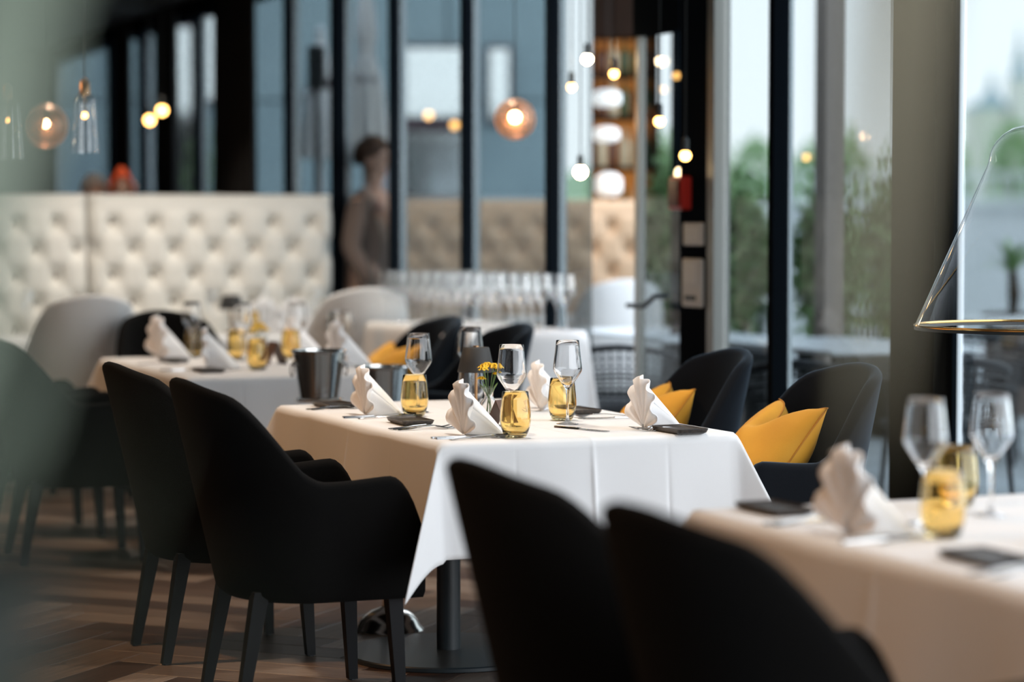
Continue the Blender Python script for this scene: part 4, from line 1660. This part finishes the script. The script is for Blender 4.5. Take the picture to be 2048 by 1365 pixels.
    return t


TERR = 0.03
person((-0.87, 14.95, TERR), radians(-20), 1.86, 'person in a brown coat standing outside behind the glass', M_brownhair, M_coat, M_trouser, False, 0.06)
person((-2.65, 16.45, 0), radians(-80), 1.735, 'person with bright red hair standing behind the tufted booth', M_redhair, M_shirt, M_trouser, True)
person((-2.92, 16.9, 0), radians(-60), 1.70, 'person with pale hair standing beside the red-haired one', M_greyhair, M_shirt, M_trouser)

# ================================================================== TERRACE AND BAR OUTSIDE
terr = struct('floor_terrace', room_box(MB(), WU + 0.08, 9.0, -6, 22, -0.25, TERR - 0.02), M_terr)
bmesh_ = room_box(MB(), 0, 0.136, -6, 22, TERR - 0.02, TERR)
for k in range(47):
    o = obj('deck_board', room_box(MB(), WU + 0.085 + 0.14 * k, WU + 0.085 + 0.14 * k + 0.135, -6, 22, TERR - 0.02, TERR), M_terr, terr)

# back bar: bottle cabinet seen through the opening
bc = thing('bottle_cabinet', 'tall dark bar cabinet with amber lit shelves seen through the opening', 'cabinet', (0.80, 17.3, TERR), 0)
CW = 0.235
obj('side_panel', MB().box(-CW, -CW + 0.02, -0.2, 0.2, 0, 3.3), M_cabinet, bc)
obj('side_panel', MB().box(CW - 0.02, CW, -0.2, 0.2, 0, 3.3), M_cabinet, bc)
obj('back_panel', MB().box(-CW + 0.02, CW - 0.02, 0.18, 0.2, 1.3, 2.66), M_amberlit, bc)
obj('top_panel', MB().box(-CW + 0.02, CW - 0.02, -0.19, 0.2, 2.66, 3.3), M_cabinet, bc)
obj('lower_panel', MB().box(-CW + 0.02, CW - 0.02, -0.19, 0.2, 0, 1.3), M_cabinet, bc)
for zz in (1.30, 1.72, 2.08, 2.38):
    obj('shelf', MB().box(-CW + 0.02, CW - 0.02, -0.19, 0.18, zz, zz + 0.025), M_cabinet, bc)
rb = random.Random(11)
bt = []
for mm in (M_bottlegreen, M_bottlebrown, M_bottleclear):
    me = MB().lathe([(0.001, 0), (0.034, 0), (0.036, 0.006), (0.036, 0.16), (0.028, 0.195), (0.013, 0.215), (0.012, 0.27), (0.014, 0.275), (0.001, 0.278)], 18, (0, 0, 0), True, True).mesh('bottle', True, 50)
    me.materials.append(mm)
    bt.append(me)
for zz in (1.325, 1.745, 2.105, 2.405):
    for k in range(5):
        if zz > 2.3:
            sc_ = 0.85
        else:
            sc_ = rb.uniform(0.9, 1.05)
        bi = rb.randrange(3)
        o = bpy.data.objects.new('bottle', bt[bi])
        COL.objects.link(o)
        o.location = (0.80 - 0.165 + 0.082 * k, 17.22 + rb.uniform(-.03, .03), TERR + zz)
        o.scale = (1, 1, sc_)
        tag(o, '%s bottle, %s along the %s shelf up of the bar cabinet' % (('green', 'brown', 'pale')[bi], ORD[k], ORD[[1.325, 1.745, 2.105, 2.405].index(zz)]), 'bottle', 'bottles in the bar cabinet')
# white glowing bar lamps in front of the cabinet
for ((x, y, z), wx, hz, lb) in [((0.645, 16.6, 2.230), 0.10, 0.055, 'upper white glowing lamp shade before the bottle cabinet'), ((0.645, 16.6, 1.983), 0.09, 0.05, 'middle white glowing lamp shade before the bottle cabinet'), ((0.662, 16.6, 1.640), 0.09, 0.075, 'lowest white glowing lamp shade above the tan booth')]:
    t = thing('shade_lamp', lb, 'lamp', (x, y, z), 0, 'white shades before the bottle cabinet')
    obj('shade', MB().lathe([(wx * 0.6, -hz), (wx, -hz * 0.6), (wx, hz * 0.6), (wx * 0.6, hz), (0.01, hz * 1.1)], 24, (0, 0, 0), True, True), M_lampwhite, t, True)
    obj('cord', MB().tube([(0, 0, hz), (0, 0, 3.3 + TERR - z)], 0.003, 6), M_cord, t)
cano = struct('unseen_shade_canopy', MB().box(-0.9, 1.06, 14.2, 17.6, 3.33, 3.45), M_ceil)  # unseen roof, drawn forward to keep skylight off the bottle cabinet
for (x, y, ww, mm, lb) in [(1.84, 14.0, 0.065, mat('grey_brown_post', (0.34, 0.29, 0.26), 0.8), 'grey-brown terrace post rising behind the shrubs beside the column'), (0.905, 13.1, 0.035, M_frame, 'slim black terrace post behind the glazed door')]:
    t = thing('terrace_post', lb, 'post', (x, y, TERR), RA)
    obj('shaft', MB().box(-ww, ww, -ww, ww, 0.015, 3.9), mm, t)
    obj('foot_plate', MB().bbox(-ww - 0.04, ww + 0.04, -ww - 0.04, ww + 0.04, 0, 0.015, 0.003), M_blackmetal, t)
t = thing('menu_stand', 'black stand with white menu boards beside the person in the brown coat', 'sign', (-1.18, 16.2, TERR), 0)
obj('pole', MB().lathe([(0.015, 0.02), (0.015, 1.38)], 10, (0, 0, 0), True, True), M_blackmetal, t, True)
obj('foot', MB().lathe([(0.001, 0), (0.18, 0), (0.18, 0.015), (0.02, 0.025)], 28, (0, 0, 0), True, True), M_blackmetal, t, True, 40)
obj('board', MB().bbox(-0.06, 0.06, -0.03, -0.016, 1.26, 1.38, 0.004), M_plate, t)
obj('board', MB().bbox(0.03, 0.24, -0.03, -0.016, 1.08, 1.27, 0.004), M_plate, t)
tufted('tufted_booth', 'tan button-tufted booth below the bottle cabinet, beyond the window wall', -0.85, 0.97, 0, 1.50, M_tan, M_tanbutton, frame=((0.06, 16.35, TERR), 0))
cc = dup(proto['cream'], (0.62, 14.8, TERR), radians(100), 'cream tub chair standing beyond the opening before the tan booth', scale=(1, 1, 1.08))
bt_ = thing('bistro_table', 'small table before the tan booth beyond the opening', 'table', (0.30, 15.4, TERR), 0)
obj('tabletop', MB().bbox(-0.35, 0.45, -0.3, 0.3, 0.72, 0.75, 0.006), M_whitetop, bt_)
obj('pedestal_post', MB().lathe([(0.03, 0.01), (0.03, 0.72)], 18, (0, 0, 0), True, True), M_blackmetal, bt_, True)
obj('base_plate', MB().lathe([(0.001, 0), (0.24, 0), (0.24, 0.012), (0.03, 0.02)], 36, (0, 0, 0), True, True), M_blackmetal, bt_, True, 40)
fv = vase(0, 0, 'small vase of yellow flowers beyond the opening on the bistro table', 'vases of yellow flowers', [(0, 0, 0.16, 0.035), (0.03, 0.01, 0.14, 0.03), (-0.02, -0.01, 0.18, 0.03)], False)
fv.location = (0.53, 15.35, TERR + 0.75)


# ---- shrubs in planters
def shrub(loc, r, h, label, n=900, pot=(0.28, 0.55), seed=1, leaf=0.05):
    rnd = random.Random(seed)
    t = thing('potted_shrub', label, 'shrub', loc, 0, 'potted shrubs on the terrace')
    pr, phh = pot
    obj('planter', MB().lathe([(0.001, 0), (pr * 0.85, 0), (pr, phh), (pr - 0.03, phh), (pr - 0.05, phh - 0.05), (0.001, phh - 0.05)], 28, (0, 0, 0), True, True), M_pot, t, True, 40)
    obj('soil', MB().lathe([(pr - 0.045, phh - 0.05), (0.001, phh - 0.02)], 20), M_soil, t)
    stem = MB()
    for k in range(5):
        a = rnd.uniform(0, 6.28)
        stem.tube([(0, 0, phh - 0.05), (0.4 * r * cos(a), 0.4 * r * sin(a), phh + (h - phh) * 0.4), (0.7 * r * cos(a + .3), 0.7 * r * sin(a + .3), phh + (h - phh) * 0.8)], [0.014, 0.010, 0.004], 6)
    obj('stems', stem, M_bark, t)
    lf = MB()
    for k in range(n):
        a, e = rnd.uniform(0, 2 * pi), rnd.uniform(-1, 1)
        q = rnd.uniform(0.5, 1.0)
        bulge = 1 + 0.25 * sin(3 * a + seed) * cos(4 * e + seed)
        c = Vector((r * q * bulge * sqrt(1 - e * e) * cos(a), r * q * bulge * sqrt(1 - e * e) * sin(a), phh + (h - phh) * (0.5 + 0.5 * e * q * bulge)))
        d = Vector((rnd.gauss(0, 1), rnd.gauss(0, 1), rnd.gauss(0.3, 1))).normalized()
        s = d.cross(Vector((rnd.gauss(0, 1), rnd.gauss(0, 1), rnd.gauss(0, 1)))).normalized()
        l = leaf * rnd.uniform(0.7, 1.3)
        lf.add([c, c + d * l * 0.5 + s * l * 0.28, c + d * l, c + d * l * 0.5 - s * l * 0.28], [(0, 1, 2, 3)])
    tag(obj('foliage', lf, M_leafgreen, t), kind='stuff')
    return t


shrub((0.98, 15.2, TERR), 0.17, 1.72, 'slim potted shrub behind the glazed door', 2200, (0.15, 0.6), 3, 0.06)
shrub((1.43, 15.0, TERR), 0.21, 1.58, 'potted shrub behind the pane next to the black door post', 2400, (0.18, 0.6), 5, 0.06)
shrub((1.95, 14.9, TERR), 0.24, 1.62, 'wide potted shrub behind the pane beside the column', 2800, (0.2, 0.55), 9, 0.065)
shrub((2.42, 15.2, TERR), 0.25, 1.70, 'potted shrub nearest the column behind the glass', 2600, (0.2, 0.55), 12, 0.065)
shrub((-2.78, 22.0, TERR), 0.30, 2.25, 'tall green shrub seen through the bright slit behind the booth', 1200, (0.24, 0.5), 15)
# palm-like plant on the far right
pt = thing('potted_palm', 'potted palm with arching fronds beyond the last window', 'palm', (3.50, 16.9, TERR), 0)
obj('planter', MB().lathe([(0.001, 0), (0.17, 0), (0.21, 0.72), (0.19, 0.72), (0.17, 0.66), (0.001, 0.66)], 28, (0, 0, 0), True, True), mat('brown_planter', (0.12, 0.09, 0.075), 0.7), pt, True, 40)
obj('trunk', MB().tube([(0, 0, 0.6), (0.01, 0, 0.85), (0, 0.01, 1.02)], [0.05, 0.045, 0.03], 10), M_bark, pt, True)
rp = random.Random(5)
for k in range(22):
    a = 2 * pi * k / 22 + rp.uniform(-.15, .15)
    el = rp.uniform(0.4, 1.3)
    L_ = rp.uniform(0.38, 0.55)
    mb = MB()

    def fn(s_, b, a=a, el=el, L_=L_):
        r = L_ * s_ * cos(el) * (1 + 0.2 * s_)
        z = 1.0 + L_ * (s_ * sin(el) - 0.45 * s_ * s_)
        wd = 0.02 * sin(pi * (0.08 + 0.92 * s_)) * (b * 2 - 1)
        return (r * cos(a) - wd * sin(a), r * sin(a) + wd * cos(a), z)
    mb.grid(8, 2, fn)
    obj('frond', mb, M_leafgreen, pt, True, None)


# ---- terrace tables and wicker chairs
def terrace_table(loc, rz, lx, ly, label):
    t = thing('terrace_table', label, 'table', loc, rz, 'white topped terrace tables')
    obj('tabletop', MB().bbox(-lx / 2, lx / 2, -ly / 2, ly / 2, 0.715, 0.74, 0.008), M_whitetop, t)
    for sx_ in (-1, 1):
        for sy_ in (-1, 1):
            obj('leg', MB().box(sx_ * (lx / 2 - 0.06) - 0.018, sx_ * (lx / 2 - 0.06) + 0.018, sy_ * (ly / 2 - 0.06) - 0.018, sy_ * (ly / 2 - 0.06) + 0.018, 0, 0.715), M_blackmetal, t)
    return t


terrace_table((1.66, 12.15, TERR), RA, 0.85, 1.3, 'white topped terrace table behind the pane beside the column')
terrace_table((0.86, 13.35, TERR), RA, 0.7, 1.3, 'white topped terrace table behind the glazed door')
terrace_table((2.35, 17.3, TERR), RA, 0.8, 1.2, 'farther white topped terrace table behind the column')
terrace_table((3.30, 15.4, TERR), RA, 1.0, 0.7, 'white topped terrace table beyond the last window')

wick0 = None


def wicker(loc, rz, label):
    global wick0
    if wick0:
        return dup(wick0, loc, rz, label, 'wicker terrace chairs')
    t = thing('wicker_chair', label, 'chair', loc, rz, 'wicker terrace chairs')
    fr_ = MB()
    pts = []
    for k in range(25):
        a = -pi * 0.62 + 2 * pi * 0.62 * k / 24
        pts.append((-0.27 * cos(a) + 0.02, 0.29 * sin(a), 0.73 - 0.12 * abs(a / (pi * 0.62)) ** 1.5))
    fr_.tube(pts, 0.014, 8)
    obj('back_rail', fr_, M_wicker, t, True)
    wv = MB()
    for r in range(10):
        z0 = 0.43
        ring = []
        for (x, y, z) in pts:
            f_ = r / 10
            ring.append((x * (0.88 + 0.12 * f_), y * (0.88 + 0.12 * f_), z0 + (z - z0) * f_ + 0.01 * sin(7 * x + r)))
        wv.tube(ring, 0.007, 5)
    for k in range(0, 25):
        x, y, z = pts[k]
        wv.tube([(x * 0.88, y * 0.88, 0.42), (x * 0.95, y * 0.95, 0.6 if z > .6 else z * .8), (x, y, z)], 0.006, 5)
    tag(obj('woven_back', wv, M_wicker, t), kind='stuff')
    obj('seat', MB().bbox(-0.24, 0.24, -0.25, 0.25, 0.40, 0.44, 0.015), M_wicker, t, True)
    for sx_ in (-1, 1):
        for sy_ in (-1, 1):
            lg = MB().tube([(sx_ * 0.20, sy_ * 0.21, 0.41), (sx_ * 0.24, sy_ * 0.24, 0.0)], [0.014, 0.010], 8)
            obj('leg', lg, M_wicker, t, True)
    wick0 = t
    return t


wicker((1.32, 10.85, TERR), radians(75), 'black wicker chair before the white terrace table beside the column')
wicker((1.98, 11.0, TERR), radians(100), 'black wicker chair nearest the column behind the glass')
wicker((0.58, 12.3, TERR), radians(80), 'black wicker chair behind the glazed door')
wicker((1.10, 11.85, TERR), radians(85), 'black wicker chair behind the black door post')
wicker((2.60, 13.6, TERR), radians(75), 'black wicker chair seen through the clear last window')
wicker((3.2, 13.9, TERR), radians(110), 'black wicker chair at the picture edge beyond the last window')
wicker((2.3, 16.3, TERR), radians(90), 'black wicker chair farther off behind the column')


# ---- closed parasols
def parasol(loc, h, label):
    t = thing('closed_parasol', label, 'parasol', loc, 0, 'closed white parasols on the terrace')
    obj('base', MB().bbox(-0.25, 0.25, -0.25, 0.25, 0, 0.06, 0.01), M_blackmetal, t)
    obj('pole', MB().lathe([(0.025, 0.06), (0.025, h)], 14, (0, 0, 0), True, True), M_rail, t, True)
    mb = MB()

    def fn(a, b):
        ph = b * 2 * pi
        rr = (0.03 + 0.12 * a ** 0.8 - 0.03 * sstep(0.30, 0.42, a) * (1 - sstep(0.42, 0.6, a))) * (1 + 0.25 * sin(ph * 8) * a)
        return (rr * cos(ph), rr * sin(ph), h - 0.02 - (h - 1.85) * a)
    mb.grid(20, 64, fn)
    obj('canopy', mb, M_canvas, t, True, None)
    obj('tie_strap', MB().lathe([(0.098, 2.35), (0.10, 2.35), (0.10, 2.41), (0.098, 2.41)], 24), M_darkred, t, True)
    obj('finial', MB().sphere((0, 0, h + 0.02), 0.035, 12, 8), M_rail, t, True)
    return t


parasol((-1.06, 17.6, TERR), 3.15, 'closed white parasol above the person in the brown coat')
parasol((-1.42, 18.0, TERR), 2.75, 'closed white parasol behind the pane beside the booth end')
# outdoor heater / lantern column
hl = thing('terrace_lantern', 'tall dark terrace lantern between parasol and booth', 'lantern', (-1.36, 16.9, TERR), 0)
obj('base', MB().bbox(-0.16, 0.16, -0.16, 0.16, 0, 0.05, 0.01), M_blackmetal, hl)
obj('post', MB().lathe([(0.02, 0.05), (0.02, 2.28)], 12, (0, 0, 0), True, True), M_blackmetal, hl, True)
obj('head', MB().bbox(-0.06, 0.06, -0.06, 0.06, 2.28, 2.58, 0.01), M_blackmetal, hl)

# ---- grey building with mirrored windows across the terrace
bd = thing('office_building', 'slate grey building with bright mirrored windows across the terrace', 'building', (-4.2, 32.0, 0), 0)
obj('wall', MB().box(-6.0, 4.85, 0.1, 5.0, -3, 12), M_clad, bd)
pm = MB().box(0.02, 1.48, -0.0, 0.12, 0.02, 1.48).mesh('cladding_panel')
pm.materials.append(M_clad)
for i in range(7):
    for j in range(-2, 8):
        o = bpy.data.objects.new('cladding_panel', pm)
        COL.objects.link(o)
        o.parent = bd
        o.location = (-5.65 + 1.5 * i, 0, 1.5 * j)


def mirror_window(x0, x1, z0, z1):
    f_ = obj('window_frame', MB().box(x0 - 0.05, x1 + 0.05, -0.10, 0.05, z0 - 0.05, z1 + 0.05), M_darkred, bd)
    obj('glass', MB().box(x0, x1, -0.13, -0.09, z0, z1), M_mirrorwin, f_)


mirror_window(2.80, 3.55, 2.79, 3.68)
mirror_window(2.80, 3.55, 1.73, 2.58)
mirror_window(3.91, 4.15, 2.75, 3.67)
mirror_window(1.53, 1.74, 2.42, 3.09)
mirror_window(-0.29, -0.02, 1.83, 3.95)
mirror_window(0.08, 0.34, 3.02, 4.18)
obj('ledge', MB().box(2.72, 3.71, -0.2, 0.1, 2.61, 2.75), M_darkred, bd)
obj('roof_edge', MB().box(-6.1, 4.95, -0.1, 5.0, 12, 12.3), M_frame, bd)

# ---- far bank: ground, river, quay, railing, trees, church
struct('ground', MB().box(-900, 900, 140, 1800, -4, -2.9), M_ground)
struct('river', MB().box(-400, 400, 34, 139.9, -4, -3.0), M_river)
struct('ground_near', MB().box(-60, 60, 20.0, 33.9, -4, -0.26), M_terr)
qy = struct('quay_wall', MB().box(9.5, 60, 90, 96, -3.2, 2.05), M_quay)
obj('coping', MB().box(9.5, 60, 89.7, 96, 2.05, 2.2), M_rail, qy)
rl = thing('bridge_railing', 'long pale railing on the far quay wall', 'railing', (9.5, 90.2, 2.2), 0)
obj('top_rail', MB().box(0, 50, -0.06, 0.06, 0.98, 1.1), M_rail, rl)
obj('bottom_rail', MB().box(0, 50, -0.04, 0.04, 0.1, 0.18), M_rail, rl)
bal = MB().box(-0.05, 0.05, -0.03, 0.03, 0.0, 1.0).mesh('baluster')
bal.materials.append(M_rail)
for k in range(100):
    o = bpy.data.objects.new('baluster', bal)
    COL.objects.link(o)
    o.parent = rl
    o.location = (0.2 + 0.5 * k, 0, 0)


def tree(loc, r, h, label, seed):
    rnd = random.Random(seed)
    t = thing('tree', label, 'tree', loc, 0, 'trees on the far bank')
    obj('trunk', MB().tube([(0, 0, 0), (0.1, 0, h * 0.4), (0, 0.1, h * 0.7)], [0.5, 0.4, 0.2], 8), M_bark, t, True)
    lf = MB()
    for k in range(900):
        a, e = rnd.uniform(0, 2 * pi), rnd.uniform(-0.8, 1)
        q = rnd.uniform(0.75, 1.0)
        bulge = 1 + 0.12 * sin(3 * a + seed) * cos(3 * e + seed * 2)
        cr_ = sqrt(max(0, 1 - e * e))
        c = Vector((r * q * bulge * cr_ * cos(a), r * q * bulge * cr_ * sin(a), h * 0.58 + h * 0.42 * e * q * bulge))
        d = Vector((rnd.gauss(0, 1), rnd.gauss(0, 1), rnd.gauss(0, 1))).normalized()
        s = d.cross(Vector((rnd.gauss(0, 1), rnd.gauss(0, 1), rnd.gauss(0, 1)))).normalized()
        l = r * 0.32 * rnd.uniform(0.7, 1.3)
        lf.add([c, c + d * l * 0.5 + s * l * 0.35, c + d * l, c + d * l * 0.5 - s * l * 0.35], [(0, 1, 2, 3)])
    tag(obj('crown', lf, M_treeleaf, t), kind='stuff')


rt = random.Random(21)
for k in range(12):
    x = 6.6 + k * 3.3
    hh = 10.3 + rt.uniform(-0.8, 0.8) + (0.9 if k > 7 else 0)
    tree((x, 160 + (5 if k % 2 else 0), -2.9), 1.62, hh, 'round green tree on the far bank, %s from the door end of the row' % ORD[k], 100 + k)
hl_ = MB()


def hill(a, b):
    x = -60 + 260 * a
    return (x, 190 + 60 * b, -3 + 10.5 * sin(pi * min(1, 0.5 * b + 0.02)) * (0.85 + 0.15 * sin(x * 0.11)) + 0.35 * sin(x * 0.9) * b)


hl_.grid(120, 8, hill)
struct('hill', hl_, M_ground, None, (0, 0, 0), 0, True)

ch = thing('church', 'pale church with spired tower and dome on the hill beyond the trees', 'church', (0, 600, 0), 0)


cxx = 124.57
obj('nave', MB().box(112.41, 138.46, -4, 8, -3, 29.65), M_church, ch)
obj('nave_roof', MB().loft([[(112.41, -4.3, 29.65), (138.46, -4.3, 29.65), (138.46, 8.3, 29.65), (112.41, 8.3, 29.65)], [(113.65, 2, 31.64), (137.22, 2, 31.64), (137.22, 2.2, 31.64), (113.65, 2.2, 31.64)]], True, True), M_copperroof, ch)
obj('tower', MB().box(cxx - 2.6, cxx + 2.6, -7, -1.8, -3, 37.35), M_church, ch)
obj('spire', MB().lathe([(3.0, 37.10), (2.2, 38.59), (1.3, 40.07), (1.7, 41.32), (1.0, 43.30), (0.45, 46.65), (0.1, 50.37)], 12, (cxx, -4.4, 0), True, True), M_copperroof, ch, True)
obj('drum', MB().lathe([(3.3, -3), (3.3, 29.65), (3.5, 29.90)], 20, (117.37, -6, 0), True, True), M_church, ch, True)
obj('dome', MB().lathe([(3.5, 29.65), (3.3, 31.39), (2.4, 32.88), (1.0, 33.87), (0.9, 35.36), (1.1, 35.48), (0.5, 36.97), (0.1, 38.83)], 20, (117.37, -6, 0), True, True), M_copperroof, ch, True)


# ================================================================== FOREGROUND PLANTS (close to the lens, out of focus)
def strap_plant(loc, pot_h, cane_h, leaves, m, label, seed=1):
    t = thing('potted_plant', label, 'plant', loc, 0)
    obj('planter', MB().lathe([(0.001, 0), (0.13, 0), (0.175, pot_h), (0.15, pot_h), (0.14, pot_h - 0.04), (0.001, pot_h - 0.04)], 32, (0, 0, 0), True, True), M_pot, t, True, 40)
    obj('soil', MB().lathe([(0.141, pot_h - 0.04), (0.001, pot_h - 0.03)], 20), M_soil, t)
    obj('cane', MB().tube([(0, 0, pot_h - 0.05), (0.003, 0, (pot_h + cane_h) / 2), (0, 0, cane_h)], [0.022, 0.018, 0.014], 10), M_bark, t, True)
    for (p0, p1, p2, wd) in leaves:
        P0, P1, P2 = Vector(p0), Vector(p1), Vector(p2)
        mb = MB()

        def fn(s_, b):
            c = P0 * (1 - s_) ** 2 + P1 * 2 * s_ * (1 - s_) + P2 * s_ * s_
            tan = ((P1 - P0) * (1 - s_) + (P2 - P1) * s_).normalized()
            sd = tan.cross(Vector((0, 1, 0.15))).normalized()
            q = b * 2 - 1
            ww = wd / 2 * (sin(pi * (0.06 + 0.93 * s_) ** 0.8)) ** 0.7
            return c + sd * ww * q + Vector((0, 0.15 * wd * (q * q), 0))
        mb.grid(24, 6, fn)
        o = obj('leaf', mb, m, t, True, None)
        s = o.modifiers.new('thick', 'SOLIDIFY')
        s.thickness = 0.0015
    return t


# left: broad sage leaves; tall dark planter stands in for their shaded base
strap_plant((-0.40, 1.15, 0), 1.20, 1.24, [
    ((0.0, 0, 1.17), (0.10, 0.0, 1.34), (0.185, 0.02, 1.80), 0.15),
    ((-0.02, 0, 1.17), (-0.07, -0.02, 1.42), (0.04, 0.0, 1.78), 0.20),
    ((-0.02, 0, 1.2), (0.07, -0.04, 1.38), (0.235, -0.06, 1.58), 0.11),
    ((0.0, 0, 1.17), (0.17, -0.08, 1.20), (0.195, -0.10, 1.335), 0.030),
    ((0.02, -0.05, 1.17), (0.22, -0.25, 1.15), (0.28, -0.40, 1.30), 0.014),
    ((0.02, -0.05, 1.17), (0.25, -0.30, 1.15), (0.325, -0.45, 1.26), 0.012),
], M_sage, 'broad sage leaves over a planter raised as shade, close and blurred before the aisle', 2)
# right: one long dry olive leaf arching into the view
strap_plant((0.44, 1.15, 0), 0.45, 1.15, [
    ((0.0, 0, 1.12), (-0.25, -0.06, 2.15), (-0.279, -0.06, 1.25), 0.068),
    ((0.0, 0, 1.12), (0.12, 0.1, 1.8), (0.3, 0.1, 1.5), 0.06),
    ((0.0, 0, 1.12), (0.1, -0.1, 1.7), (0.2, -0.3, 1.4), 0.06),
], M_olive, 'potted plant with olive strap leaves, close and blurred before the column', 4)
